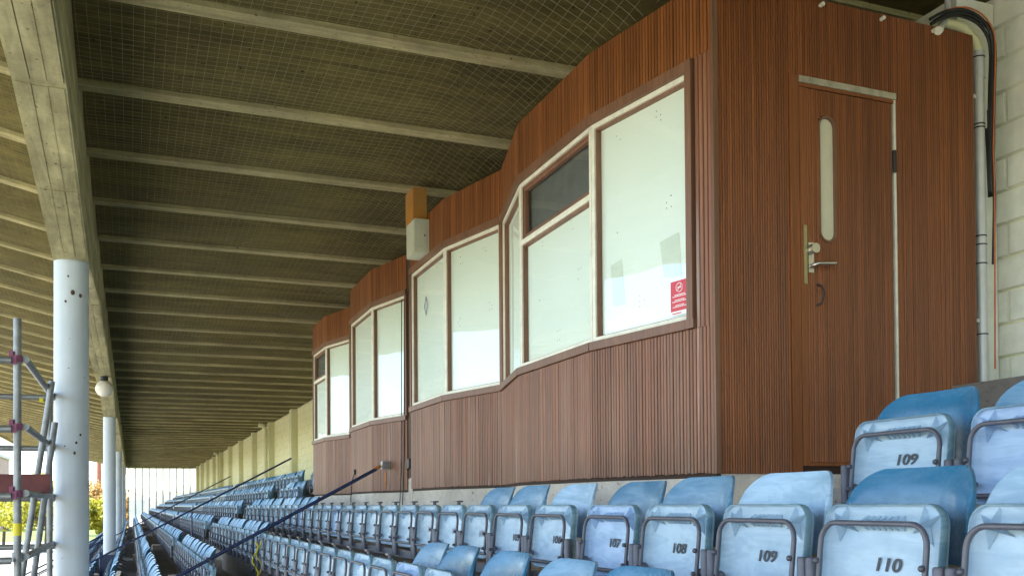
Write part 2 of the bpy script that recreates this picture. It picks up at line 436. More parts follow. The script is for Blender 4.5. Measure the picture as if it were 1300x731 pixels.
# main beam with haunches
COLS = [-6.7, 9.3, 25.3, 41.3, 57.3, 73.3]
beam = thing('concrete_beam', 'long haunched concrete beam carried on the pale blue columns', 'beam', (0, 0, 0))
FLAT, HAUN = 2.43, 2.15
pts = []
for yc in COLS:
    pts += [(yc - 3.25, FLAT), (yc - .22, HAUN), (yc + .22, HAUN), (yc + 3.25, FLAT)]
pts = [p for p in pts if NEAR_Y < p[0] < END_Y - .3]
pts = [(NEAR_Y, FLAT)] + pts + [(END_Y - .26, FLAT + .0)]
pp = []
for i in range(len(pts)):
    pp.append(pts[i])
vv = []; ff = []
top = ROOF_Z + .56
for y, z in pp: vv += [(BXI, y, z), (BXO, y, z), (BXI, y, top), (BXO, y, top)]
for i in range(len(pp) - 1):
    b = i * 4; c = b + 4
    ff += [(b, c, c + 1, b + 1), (b, b + 2, c + 2, c), (b + 1, c + 1, c + 3, b + 3), (b + 2, b + 3, c + 3, c + 2)]
ff += [(0, 1, 3, 2), (len(vv) - 4, len(vv) - 2, len(vv) - 1, len(vv) - 3)]
mm = MB().add(vv, ff)
mm.build('beam_body', M['beam_concrete'], beam)
# formwork board marks and repair patches standing slightly proud of the soffit near the camera
def zsof(y):
    for (ya, za), (yb, zb) in zip(pp, pp[1:]):
        if ya <= y <= yb: return za + (zb - za) * (y - ya) / (yb - ya)
    return FLAT
def soffit_plate(x0, x1, y0, y1, t_, nm, mat):
    z0, z1 = zsof(y0), zsof(y1)
    MB().hexa([(x0, y0, z0 - t_), (x1, y0, z0 - t_), (x1, y1, z1 - t_), (x0, y1, z1 - t_), (x0, y0, z0 + .01), (x1, y0, z0 + .01), (x1, y1, z1 + .01), (x0, y1, z1 + .01)]).build(nm, mat, beam)
for ya, yb in ((-2.8, 1.0), (1.02, 4.2), (4.22, 6.04), (6.06, 7.6), (7.62, 9.06), (9.54, 11.0), (11.02, 12.54), (12.58, 16), (16.02, 19.2), (19.22, 22.04), (22.06, 25.06), (25.54, 28.54), (28.58, 33), (33.02, 38)):
    w3 = (BXI - BXO - .02) / 3
    for q in range(3):
        x0 = BXO + .01 + q * w3 + .003
        soffit_plate(x0, x0 + w3 - .006, ya + random.uniform(0, .05), yb, .003 + random.random() * .005, 'soffit_board', M['beam_concrete'])

# columns
CX = -.49
for i, yc in enumerate(COLS[1:]):
    lab = ['pale blue steel column with rust spots, nearest to the camera', 'second pale blue column from the camera, beside the white globe lamp', 'third pale blue round column along the beam', 'fourth pale blue round column along the beam', 'last pale blue round column before the end glazing'][i]
    c = thing('steel_column', lab, 'column', (CX, yc, 0), 'columns under the beam')
    r = .143
    k = math.floor((CX - A0 + T - .18) / T); zb = tz(k)
    MB().tube([(0, 0, zb), (0, 0, HAUN + .004)], r, 40).build('shaft', M['column'], c)
    MB().tube([(0, 0, zb + .001), (0, 0, zb + .05)], r + .03, 24).build('base_collar', M['column'], c)
    if i == 0:
        for zz in (1.05, .40, -.12):
            MB().tube([(0, 0, zz), (0, 0, zz + .006)], r + .0015, 40).build('weld_ring', M['column'], c)
        for a_, zz, s_ in ((-1.45, 1.86, .018), (-1.85, 1.78, .010), (-1.0, 1.84, .014), (-1.7, 2.0, .008), (-1.25, .55, .010), (-1.35, .46, .011), (-1.9, .52, .006), (-1.0, .62, .009)):
            ca, sa = math.cos(a_), math.sin(a_)
            MB().sphere((r * ca * .985, r * sa * .985, zz), s_, 8, 6, 1.3).build('rust_spot', M['rust_dark'], c)

# globe lamp under the beam
gl = thing('globe_lamp', 'white opal globe lamp hanging under the concrete beam', 'lamp', (-.47, 19.5, zsof(19.5)))
MB().tube([(0, 0, 0), (0, 0, -.09)], .07, 16).build('lamp_holder', M['black'], gl)
MB().sphere((0, 0, -.235), .155, 24, 16).build('globe', M['globe'], gl)

# ------------------------------------------------------------------ rear wall
PT = thing('rear_wall', 'cream painted block wall with pilasters along the back of the stand', 'wall', (0, 0, 0))
SPLIT = 4.55
MB().box(WALL_X, WALL_X + .3, SPLIT, END_Y, tz(KMAX) + .001, ROOF_Z + .02).build('wall_face', M['wall_paint'], PT)
MB().box(WALL_X + .03, WALL_X + .3, NEAR_Y, SPLIT - .001, tz(KMAX) + .001, ROOF_Z + .02).build('wall_core', M['pilaster_paint'], PT)
for c in range(12):
    z = tz(KMAX) + .003 + c * .197
    y = SPLIT - (c % 2) * .2
    while y > 2.4:
        y0 = max(y - .4, 2.2); j = random.uniform(-.002, .003)
        y1 = y
        if y1 - y0 > .06:
            e = .012
            mm = MB().hexa([(WALL_X - j + e * .4, y0 + e, z + e), (WALL_X + .031, y0 + .004, z + .003), (WALL_X + .031, y1 - .004, z + .003), (WALL_X - j + e * .4, y1 - e, z + e),
                            (WALL_X - j + e * .4, y0 + e, z + .197 - e), (WALL_X + .031, y0 + .004, z + .194), (WALL_X + .031, y1 - .004, z + .194), (WALL_X - j + e * .4, y1 - e, z + .197 - e)])
            mm.build('block', M['block_paint'], PT)
        y -= .4
for k in range(15):
    y0 = 4.22 + k * 5.17
    if y0 > END_Y - .5: break
    MB().box(WALL_X - .19 - (.1 if k == 0 else 0), WALL_X - .001, y0, y0 + .42, tz(KMAX) + .002, ROOF_Z - .002).build('pilaster', M['block_paint'] if k == 0 else M['pilaster_paint'], PT)
# far downpipes
for y in (35.3, 55.6):
    d = thing('downpipe', 'cream downpipe with swan neck on the rear wall, %s of two' % ('nearer' if y < 40 else 'farther'), 'pipe', (WALL_X - .30, y, 0))
    MB().tube([(-.25, 0, 2.86), (-.12, 0, 2.84), (0, 0, 2.70), (0, 0, 2.4), (0, 0, tz(5) + .01)], .07, 12).build('pipe_run', M['pilaster_paint'], d)

# ------------------------------------------------------------------ end glazing
eg = thing('end_glazing', 'milky glazed end screen at the far end of the stand', 'glazing', (0, END_Y - .4, 0))
x0, x1 = BXI - .3, WALL_X
nx = 10
xsG = [BXI + .15 + (x1 - BXI - .2) * i / nx for i in range(nx + 1)]
zsG = [-1.6, -1.0, -.35, .3, .95, 1.6, 2.25, 2.85]
for i in range(nx):
    for j in range(len(zsG) - 1):
        MB().box(xsG[i] + .02, xsG[i + 1] - .02, -.006, .006, zsG[j] + .008, zsG[j + 1] - .008).build('pane', M['milk_glass'], eg)
for x in xsG: MB().box(x - .022, x + .022, -.04, .04, -2.2, 2.86).build('mullion', M['mullion'], eg)
for z in zsG: MB().box(xsG[0], xsG[-1], -.012, .012, z - .006, z + .006).build('transom', M['frame_white'], eg)

# ------------------------------------------------------------------ booth
booth = thing('commentary_booth', 'brown slatted wooden booth with zigzag band of boarded windows', 'booth', (0, 0, 0))
BASE, SILL, HEAD, TOP = .14, .893, 2.235, 2.665
YB = 4.11
V = [(2.745, 4.11), (2.55, 5.09), (2.55, 6.22), (2.77, 7.13), (2.56, 8.0), (2.56, 9.08), (2.755, 9.93), (2.56, 10.72), (2.565, 11.87), (2.775, 12.85), (2.575, 13.6), (2.56, 14.5)]
class Facet:
    def __init__(s, p, q):
        s.p = Vector((*p, 0)); d = Vector((q[0] - p[0], q[1] - p[1], 0)); s.l = d.length; s.d = d / s.l
        s.n = Vector((-s.d.y, s.d.x, 0))
    def P(s, a, z, o): v = s.p + s.d * a + s.n * o; return (v.x, v.y, z)
    def box(s, mb, a0, a1, z0, z1, o0, o1):
        return mb.hexa([s.P(a0, z0, o1), s.P(a1, z0, o1), s.P(a1, z0, o0), s.P(a0, z0, o0), s.P(a0, z1, o1), s.P(a1, z1, o1), s.P(a1, z1, o0), s.P(a0, z1, o0)])
    def slats(s, a0, a1, z0, z1, w, mat, parent=None, o=.014, ragged=0.0, g=.0022):
        n = max(1, round((a1 - a0) / w)); w = (a1 - a0) / n
        mb = MB()
        for i in range(n):
            t_ = o + random.uniform(-.0015, .0015); zz = z0 + random.uniform(0, ragged)
            s0, s1 = a0 + i * w + g, a0 + (i + 1) * w - g; c = .003
            # chamfered slat
            sec = [(s0, 0.0), (s0, t_ - c), (s0 + c, t_), (s1 - c, t_), (s1, t_ - c), (s1, 0.0)]
            vv = [s.P(a, zz, oo) for a, oo in sec] + [s.P(a, z1, oo) for a, oo in sec]
            mb.add(vv, [(k, k + 1, 7 + k, 6 + k) for k in range(5)] + [(5, 4, 3, 2, 1, 0), (6, 7, 8, 9, 10, 11)])
        return mb.build('slat_cladding', mat, parent or booth, kind='stuff')
FC = [Facet(V[i], V[i + 1]) for i in range(len(V) - 1)]
for i, f in enumerate(FC):
    f.box(MB(), 0, f.l, BASE - .02, SILL + .02, -.05, -.001).build('wall_backing', M['wood_back'], booth)
    f.box(MB(), 0, f.l, HEAD - .01, TOP - .01, -.05, -.001).build('wall_backing', M['wood_back'], booth)
def window(f, a0, a1, kind, nm_label):
    z0, z1 = SILL + .05, HEAD
    w = link('window', None, booth); w.empty_display_size = .1
    if nm_label: w['label'] = nm_label
    fw = .027
    fr = MB()
    f.box(fr, a0, a0 + fw, z0, z1, -.05, .006); f.box(fr, a1 - fw, a1, z0, z1, -.05, .006)
    f.box(fr, a0 + fw + .0005, a1 - fw - .0005, z0, z0 + fw, -.05, .007); f.box(fr, a0 + fw + .0005, a1 - fw - .0005, z1 - fw, z1, -.05, .007)
    ztr = None
    if kind == 'transom':
        ztr = z1 - .40; f.box(fr, a0 + fw + .0005, a1 - fw - .0005, ztr - .035, ztr, -.05, .0065)
    fr.build('frame', M['frame_white'], w)
    def light(b0, b1, c0, c1, dark):
        bd = MB(); bw = .011
        f.box(bd, b0, b0 + bw, c0, c1, -.045, -.006); f.box(bd, b1 - bw, b1, c0, c1, -.045, -.006)
        f.box(bd, b0 + bw, b1 - bw, c1 - bw, c1, -.045, -.0065); f.box(bd, b0 + bw, b1 - bw, c0, c0 + bw * .6, -.045, -.0065)
        if dark:
            bw2 = .035
            f.box(bd, b0 + bw, b0 + bw2, c0 + bw, c1 - bw, -.04, -.012); f.box(bd, b1 - bw2, b1 - bw, c0 + bw, c1 - bw, -.04, -.012)
            f.box(bd, b0 + bw2, b1 - bw2, c1 - bw2, c1 - bw, -.04, -.0125); f.box(bd, b0 + bw2, b1 - bw2, c0 + bw * .6, c0 + bw2, -.04, -.0125)
        bd.build('glazing_bead', M['wood_trim'], w)
        MB().add([f.P(b0 + .004, c0 + .004, -.028), f.P(b0 + .004, c1 - .004, -.028), f.P(b1 - .004, c1 - .004, -.028), f.P(b1 - .004, c0 + .004, -.028)], [(0, 1, 2, 3)]).build('pane', M['glass'], w)
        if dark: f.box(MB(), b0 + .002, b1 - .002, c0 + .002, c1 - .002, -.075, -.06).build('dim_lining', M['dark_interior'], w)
        else:
            f.box(MB(), b0 + .002, b1 - .002, c0 + .002, c1 - .002, -.052, -.040).build('board', M['board'], w)
            sm = MB()
            for ca, cz in ((.3, .9), (.75, .88), (.5, .1), (.8, .45), (.2, .5)):
                for q in range(random.choice((2, 4, 5))):
                    a_, z_ = b0 + (b1 - b0) * ca + random.choice((0, .035)) + random.uniform(-.004, .004), c0 + (c1 - c0) * cz + random.choice((0, .03, .06))
                    if a_ < b1 - .03: f.box(sm, a_, a_ + .005, z_, z_ + .006, -.041, -.0393)
            sm.build('screw_marks', M['hinge'], w, kind='stuff')
    if kind == 'transom':
        light(a0 + fw, a1 - fw, ztr, z1 - fw, True); light(a0 + fw, a1 - fw, z0 + fw, ztr - .035, False)
    else: light(a0 + fw, a1 - fw, z0 + fw, z1 - fw, False)
    return w
aA = .12
win = {}
win['A'] = window(FC[0], aA + .055, FC[0].l - .002, 'single', 'large boarded window with the red notice')
win['B'] = window(FC[1], .002, FC[1].l - .002, 'transom', 'boarded window with dark transom light above')
win['C'] = window(FC[2], .002, FC[2].l - .03, 'single', 'narrow looking boarded window turned away')
win['D'] = window(FC[3], .03, FC[3].l - .002, 'single', None)
win['E'] = window(FC[4], .002, FC[4].l - .03, 'single', 'boarded window with the small diamond sticker')
win['F'] = window(FC[6], .04, FC[6].l - .002, 'single', None)
win['G'] = window(FC[7], .002, FC[7].l - .02, 'single', None)
win['H'] = window(FC[9], .03, FC[9].l - .002, 'single', None)
win['I'] = window(FC[10], .002, FC[10].l - .02, 'transom', 'farthest boarded window with small dark transom light')
for q, pts_ in enumerate((((.22, 1.20), (.36, 1.22), (.39, 1.42), (.24, 1.44)), ((.69, 1.13), (.80, 1.14), (.82, 1.38), (.72, 1.40)))):
    mb = MB(); mb.prism([FC[0].P(a + .06, z, -.0385) for a, z in pts_], tuple(FC[0].n * .0006)); mb.build('paper_sheet', M['paper'], win['A'])
# corner posts where the recessed folds meet
post = MB()
FC[0].box(post, aA + .010, aA + .054, SILL, HEAD + .055, -.04, .032)
post.build('trim_board', M['wood_trim'], booth)
for fi, a0, a1 in ((2, FC[2].l - .03, FC[2].l), (3, .0, .03), (4, FC[4].l - .03, FC[4].l), (6, 0, .04), (7, FC[7].l - .02, FC[7].l), (9, 0, .03), (10, FC[10].l - .02, FC[10].l)):
    mb = MB(); FC[fi].box(mb, a0, a1, SILL + .045, HEAD + .0, -.04, .02); mb.build('trim_board', M['wood_trim'], booth)
for i, f in enumerate(FC):
    if i in (5, 8): continue
    s0 = aA if i == 0 else 0
    # sill and head trim
    ext = .006
    mb = MB(); f.box(mb, s0 + (.0 if i else 0), f.l, SILL, SILL + .049, -.02, .036); mb.build('sill_trim', M['wood_trim'], booth)
    mb = MB(); f.box(mb, s0 + (.055 if i == 0 else 0), f.l, HEAD + .001, HEAD + .055, -.02, .030); mb.build('head_trim', M['wood_trim'], booth)
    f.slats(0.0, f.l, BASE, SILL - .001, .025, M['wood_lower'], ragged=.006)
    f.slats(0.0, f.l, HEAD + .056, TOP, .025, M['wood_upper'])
f0 = FC[0]
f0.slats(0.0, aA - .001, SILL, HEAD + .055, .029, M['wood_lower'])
# recess between the two halves
f5 = FC[5]
mb = MB(); f5.box(mb, .02, f5.l, .62, TOP, -.05, -.01); mb.build('recess_panel', M['wood_back'], booth)
mb = MB(); f5.box(mb, .02, f5.l, BASE - .3, .26, -.05, .0); mb.build('recess_sill', M['plinth_concrete'], booth)
for q in range(5):
    mb = MB(); f5.box(mb, .03, f5.l - .02, .262 + q * .07, .325 + q * .07, -.05, -.004 - random.random() * .012); mb.build('brick', M['brick'], booth)
mb = MB(); f5.box(mb, .12, f5.l - .12, .36, .45, -.02, .03); mb.build('dark_hole_block', M['black'], booth)  # solid black block painted as the dark of a hole in the brickwork
# plinth
for i, f in enumerate(FC):
    mb = MB(); f.box(mb, 0, f.l, tz(1) + .002, BASE - .001, -.12, -.004 if i not in (5,) else -.02); mb.build('plinth', M['plinth_concrete'], booth)
MB().box(V[0][0] + .006, 4.508, YB + .006, YB + .12, tz(1) + .002, BASE - .001).build('plinth', M['plinth_concrete'], booth)
# flat top and closing walls
tp = MB(); tp.prism([(x + .03, y, TOP - .06) for x, y in V] + [(4.48, 14.5, TOP - .06), (4.48, YB + .03, TOP - .06)], (0, 0, .04)); tp.build('booth_ceiling', M['wood_back'], booth)
MB().box(V[-1][0] + .02, WALL_X - .01, 14.502, 14.56, BASE - .6, TOP).build('far_side_wall', M['wood_upper'], booth)
# side wall with door, plane y = YB
class Side(Facet):
    def __init__(s):
        s.p = Vector((V[0][0], YB, 0)); s.d = Vector((1, 0, 0)); s.l = 4.505 - V[0][0]; s.n = Vector((0, -1, 0))
    def box(s, mb, a0, a1, z0, z1, o0, o1):
        return mb.hexa([s.P(a0, z0, o1), s.P(a1, z0, o1), s.P(a1, z0, o0), s.P(a0, z0, o0), s.P(a0, z1, o1), s.P(a1, z1, o1), s.P(a1, z1, o0), s.P(a0, z1, o0)])
S = Side()
def sx(x): return x - V[0][0]
DX0, DX1, DZ0, DZ1 = 3.284, 3.895, .182, 2.178
mb = MB(); S.box(mb, .004, S.l, BASE - .02, TOP - .01, -.05, -.012); mb.build('wall_backing', M['wood_back'], booth)
SW = .0155
mb = MB(); S.box(mb, -.012, .016, BASE - .001, TOP + .003, -.02, .019); mb.build('corner_post', M['wood_trim'], booth)
S.slats(.017, sx(3.205), BASE, TOP, SW, M['wood_side'], o=.010, g=.0011)
S.slats(sx(3.206), sx(DX1 + .045), DZ1 + .062, TOP, SW, M['wood_side'], o=.010, g=.0011)
S.slats(sx(DX1 + .046), S.l, BASE, TOP, SW, M['wood_side'], o=.010, g=.0011)
for a0, a1, o in ((3.207, 3.222, .016), (3.224, 3.270, .010)):
    mb = MB(); S.box(mb, sx(a0), sx(a1), BASE, DZ1 + .06, -.01, o); mb.build('door_jamb', M['wood_side'], booth)
mb = MB(); S.box(mb, sx(3.272), sx(3.925), DZ1 + .026, DZ1 + .060, -.01, .016); mb.build('door_head_trim', M['pale_trim'], booth)
mb = MB(); S.box(mb, sx(3.272), sx(3.910), DZ1 + .006, DZ1 + .025, -.01, .010); mb.build('door_head_jamb', M['wood_side'], booth)
mb = MB(); S.box(mb, sx(3.911), sx(3.926), BASE, DZ1 + .025, -.01, .008); mb.build('door_side_trim', M['frame_white'], booth)
mb = MB(); S.box(mb, sx(3.927), sx(3.94), BASE, DZ1 + .025, -.01, .010); mb.build('door_jamb', M['wood_side'], booth)
door = link('door', None, booth, label='brown slatted door with tall rounded window')
# slatted leaf with rounded opening: slats split around the light
OX0, OX1, OZ0, OZ1 = 3.398, 3.508, 1.375, 2.045
mb = MB(); S.box(mb, sx(3.274), sx(3.318), DZ0, DZ1 + .003, -.01, .008); mb.build('lock_stile', M['wood_side'], door)
mb = MB()
xa = 3.320; nsl = round((DX1 - xa) / .0155); w = (DX1 - xa) / nsl
def halfw(z):
    rr = (OX1 - OX0) / 2
    if z > OZ1 - rr: dz = z - (OZ1 - rr)
    elif z < OZ0 + rr: dz = (OZ0 + rr) - z
    else: return rr
    return math.sqrt(max(0, rr * rr - dz * dz))
oc = (OX0 + OX1) / 2; rr = (OX1 - OX0) / 2
for i in range(nsl):
    s0, s1 = xa + i * w + .0011, xa + (i + 1) * w - .0011
    mid = (s0 + s1) / 2; dx = abs(mid - oc); t_ = .010 + random.uniform(-.001, .001)
    spans = [(DZ0 + .02, DZ1)]
    if dx < rr + .006:
        e = math.sqrt(max(0, (rr + .006) ** 2 - dx * dx))
        spans = [(DZ0 + .02, OZ0 + rr - e), (OZ1 - rr + e, DZ1)]
    for z0, z1 in spans:
        c = .0025
        sec = [(s0, -.006), (s0, t_ - c), (s0 + c, t_), (s1 - c, t_), (s1, t_ - c), (s1, -.006)]
        vv = [S.P(sx(a), z0, o) for a, o in sec] + [S.P(sx(a), z1, o) for a, o in sec]
        mb.add(vv, [(k, k + 1, 7 + k, 6 + k) for k in range(5)] + [(5, 4, 3, 2, 1, 0), (6, 7, 8, 9, 10, 11)])
mb.build('slat_cladding', M['wood_side'], door, kind='stuff')
mb = MB(); S.box(mb, sx(3.318), sx(DX1), DZ0, DZ0 + .018, -.01, .010); mb.build('bottom_rail', M['wood_side'], door)
def stadium(x0_, x1_, z0_, z1_, n=10):
    r_ = (x1_ - x0_) / 2; c = (x0_ + x1_) / 2; o = []
    for k in range(n + 1): a = PI * k / n; o.append((c + r_ * math.cos(a), z1_ - r_ + r_ * math.sin(a)))
    for k in range(n + 1): a = PI + PI * k / n; o.append((c + r_ * math.cos(a), z0_ + r_ + r_ * math.sin(a)))
    return o
so = stadium(OX0 - .004, OX1 + .004, OZ0 - .004, OZ1 + .004); si = stadium(OX0 + .008, OX1 - .008, OZ0 + .008, OZ1 - .008)
dl = link('door_light', None, door)
mb = MB(); N_ = len(so)
vv = [S.P(sx(x), z, -.005) for x, z in so] + [S.P(sx(x), z, .014) for x, z in so] + [S.P(sx(x), z, .012) for x, z in si] + [S.P(sx(x), z, -.006) for x, z in si]
ff = []
for k in range(N_):
    j = (k + 1) % N_
    for q in range(3): ff.append((q * N_ + k, q * N_ + j, (q + 1) * N_ + j, (q + 1) * N_ + k))
mb.add(vv, ff); mb.build('rim', M['wood_trim'], door)
mb = MB(); mb.prism([S.P(sx(x), z, -.004) for x, z in so], (0, .002, 0)); mb.build('board', simple('cream_door_board', (.68, .64, .48), .4, var=.06), door)
bpy.data.objects.remove(dl)
# ironmongery
mb = MB(); S.box(mb, sx(3.291), sx(3.314), 1.14, 1.45, .008, .0125); mb.build('lock_plate', M['brass'], door)
mb = MB(); S.box(mb, sx(3.318), sx(3.352), 1.20, 1.36, .010, .016)
mb.tube([S.P(sx(3.345), 1.325, .010), S.P(sx(3.345), 1.325, .045)], .026, 16); mb.build('lock_cylinder', M['metal'], door)
mb = MB(); mb.tube([S.P(sx(3.332), 1.235, .010), S.P(sx(3.332), 1.235, .05), S.P(sx(3.345), 1.240, .058), S.P(sx(3.46), 1.252, .055)], .010, 10); mb.build('lever_handle', M['metal'], door)
mb = MB(); mb.tube([S.P(sx(3.375), 1.14, .010), S.P(sx(3.385), 1.13, .035), S.P(sx(3.395), 1.09, .042), S.P(sx(3.385), 1.04, .035), S.P(sx(3.37), 1.03, .010)], .006, 8); mb.build('pull_handle', M['hinge'], door)
mb = MB(); mb.tube([S.P(sx(3.908), 1.80, .014), S.P(sx(3.908), 1.92, .014)], .011, 10); mb.build('hinge', M['hinge'], door)
# red notice and diamond sticker on the glass
nt = link('red_notice', None, booth, label='small red no smoking notice on the window')
fa = FC[0]
def onA(px_a, z): return (px_a, z)
a_r = aA + .055 + .027 + .016; sw, sh = .138, .185
zb = SILL + .05 + .027 + .022
def plate(f, a0, a1, z0, z1, o, nm, mat, par):
    mb = MB(); f.box(mb, a0, a1, z0, z1, o - .0008, o); return mb.build(nm, mat, par)
plate(fa, a_r, a_r + sw, zb + .024, zb + sh, -.0265, 'sticker', M['sign_red'], nt)
plate(fa, a_r, a_r + sw, zb, zb + .0235, -.0265, 'sticker_footer', M['sign_white'], nt)
mb = MB(); cA, cZ = a_r + sw / 2, zb + .148
mb.tube([fa.P(cA + .024 * math.cos(t * PI / 12), cZ + .024 * math.sin(t * PI / 12), -.0258) for t in range(25)], .0022, 5, False)
mb.tube([fa.P(cA - .017, cZ + .017, -.0258), fa.P(cA + .017, cZ - .017, -.0258)], .002, 5)
fa.box(mb, cA - .014, cA + .014, cZ - .003, cZ + .003, -.0264, -.0256)
mb.build('symbol', M['sign_white'], nt)
mb = MB()
for zz, l_, w_ in ((.108, .30, .0), (.100, .40, .0), (.080, .28, 0), (.072, .42, 0), (.052, .25, 0), (.044, .40, 0)):
    L_ = l_ * sw; x_ = cA - L_ 
    while x_ < cA + L_:
        e_ = min(x_ + random.uniform(.006, .018), cA + L_); fa.box(mb, x_, e_ - .002, zb + zz, zb + zz + .0045, -.0264, -.0257); x_ = e_
for q in range(5): fa.box(mb, a_r + .008, a_r + .012, 0, 0, 0, 0) if False else None
mb.build('print_lines', M['sign_white'], nt)
mb = MB(); fa.box(mb, a_r + .055, a_r + .125, zb + .009, zb + .014, -.0264, -.0257); mb.build('print_lines', M['sign_red'], nt)
fe = FC[4]; mb = MB()
dc = fe.l * .62; dzc = 1.86
ds = [fe.P(dc + .05, dzc, -.026), fe.P(dc, dzc + .085, -.026), fe.P(dc - .05, dzc, -.026), fe.P(dc, dzc - .085, -.026), fe.P(dc + .05, dzc, -.026)]
mb.tube(ds, .005, 5, False); mb.build('diamond_sticker', M['number_faint'], booth)
# net hooks on the side wall top
for x in (3.02, 3.42, 3.83, 4.2):
    hk = MB(); hk.tube([(x, YB + .01, TOP - .03), (x, YB - .035, TOP - .03)], .011, 10); hk.build('net_hook', M['frame_white'], booth)

# ochre box and pale cabinet on the booth corner
ob = thing('ochre_box', 'ochre painted box above the pale cabinet on the booth front', 'box', (2.545, 8.62, .03))
MB().box(-.13, 0, -.13, .13, 2.58, 2.88).build('box_body', M['orange_box'], ob)
gb = thing('wall_cabinet', 'pale grey cabinet hung on the booth front under the ochre box', 'cabinet', (2.545, 8.57, .03))
MB().box(-.135, 0, -.15, .13, 2.26, 2.572).build('cabinet_body', M['grey_box'], gb)
MB().box(-.105, -.03, -.156, -.1505, 2.30, 2.535).build('door_panel', M['grey_box'], gb)
MB().box(-.14, -.136, -.14, .12, 2.27, 2.56).build('front_cover', M['grey_box'], gb)
MB().tube([(-.045, -.1565, 2.42), (-.045, -.164, 2.42)], .008, 8).build('knob', M['hinge'], gb)

# ------------------------------------------------------------------ drainpipe, cables at the right edge
dp = thing('drainpipe', 'grey drainpipe with black cable ties beside the booth side wall', 'pipe', (4.585, 4.14, 0))
MB().tube([(0, 0, tz(5) + .002), (0, 0, 2.52)], .030, 20).build('pipe_run', M['pipe_grey'], dp)
MB().tube([(0, 0, 2.44), (0, 0, 2.60)], .035, 20).build('socket', M['pipe_grey'], dp)
MB().tube([(0, 0, 2.595), (-.03, 0, 2.66), (-.12, .0, 2.72), (-.26, .02, 2.74)], .030, 16).build('elbow', M['pilaster_paint'], dp)
for z in (.95, 1.36, 1.47, 1.52, 2.15, 2.17, 2.56): MB().tube([(0, 0, z), (0, 0, z + .007)], .0325 if z < 2.4 else .037, 20).build('cable_tie', M['black'], dp)
for z in (1.02, 2.32):
    b = MB(); b.box(-.09, -.033, -.012, .03, z, z + .02); b.build('bracket', M['pipe_grey'], dp)
cb = thing('cable_bundle', 'black and orange cables looping over the drainpipe top', 'cable', (4.60, 4.09, 0))
def loop(dx, dy, dz, r, mat, nm, zend):
    p = [(-.38 + dx, .02, 2.70 + dz), (-.30 + dx, 0, 2.745 + dz), (-.18 + dx, -.01 + dy, 2.775 + dz), (-.06 + dx, -.02 + dy, 2.75 + dz), (.02 + dx, -.02 + dy, 2.68 + dz), (.05 + dx, -.01 + dy, 2.58 + dz), (.052 + dx, dy, 2.4), (.045 + dx, dy + .01, 2.0), (.05 + dx, dy + .01, 1.75), (.045 + dx, dy + .02, zend)]
    q = []
    for i in range(len(p) - 1):
        for t_ in (0, .33, .66): 
            p0, p1, p2, p3 = [Vector(p[max(0, min(len(p) - 1, i + k))]) for k in (-1, 0, 1, 2)]
            q.append(.5 * (2 * p1 + (p2 - p0) * t_ + (2 * p0 - 5 * p1 + 4 * p2 - p3) * t_ ** 2 + (3 * p1 - p0 - 3 * p2 + p3) * t_ ** 3))
    q.append(Vector(p[-1])); MB().tube(q, r, 8).build(nm, mat, cb)
loop(0, 0, 0, .009, M['black'], 'cable', 1.36)
loop(-.022, .012, -.02, .010, M['black'], 'cable', 2.15)
loop(-.008, .0, -.012, .008, M['black'], 'cable', 2.2)
loop(-.03, -.008, .005, .009, M['black'], 'cable', 2.25)
loop(-.014, -.014, .018, .005, M['orange_cable'], 'cable', .75)
cd = thing('conduit', 'short pale bent conduit rising to the ceiling above the booth', 'conduit', (4.23, 4.08, 0))
MB().tube([(0, 0, 2.64), (.10, .06, 2.73), (.17, .10, 2.80), (.19, .12, 2.86), (.19, .12, 2.95)], .018, 10).build('pipe_run', M['pipe_grey'], cd)
MB().tube([(-.02, -.01, 2.625), (.005, .003, 2.645)], .024, 10).build('end_cap', M['frame_white'], cd)

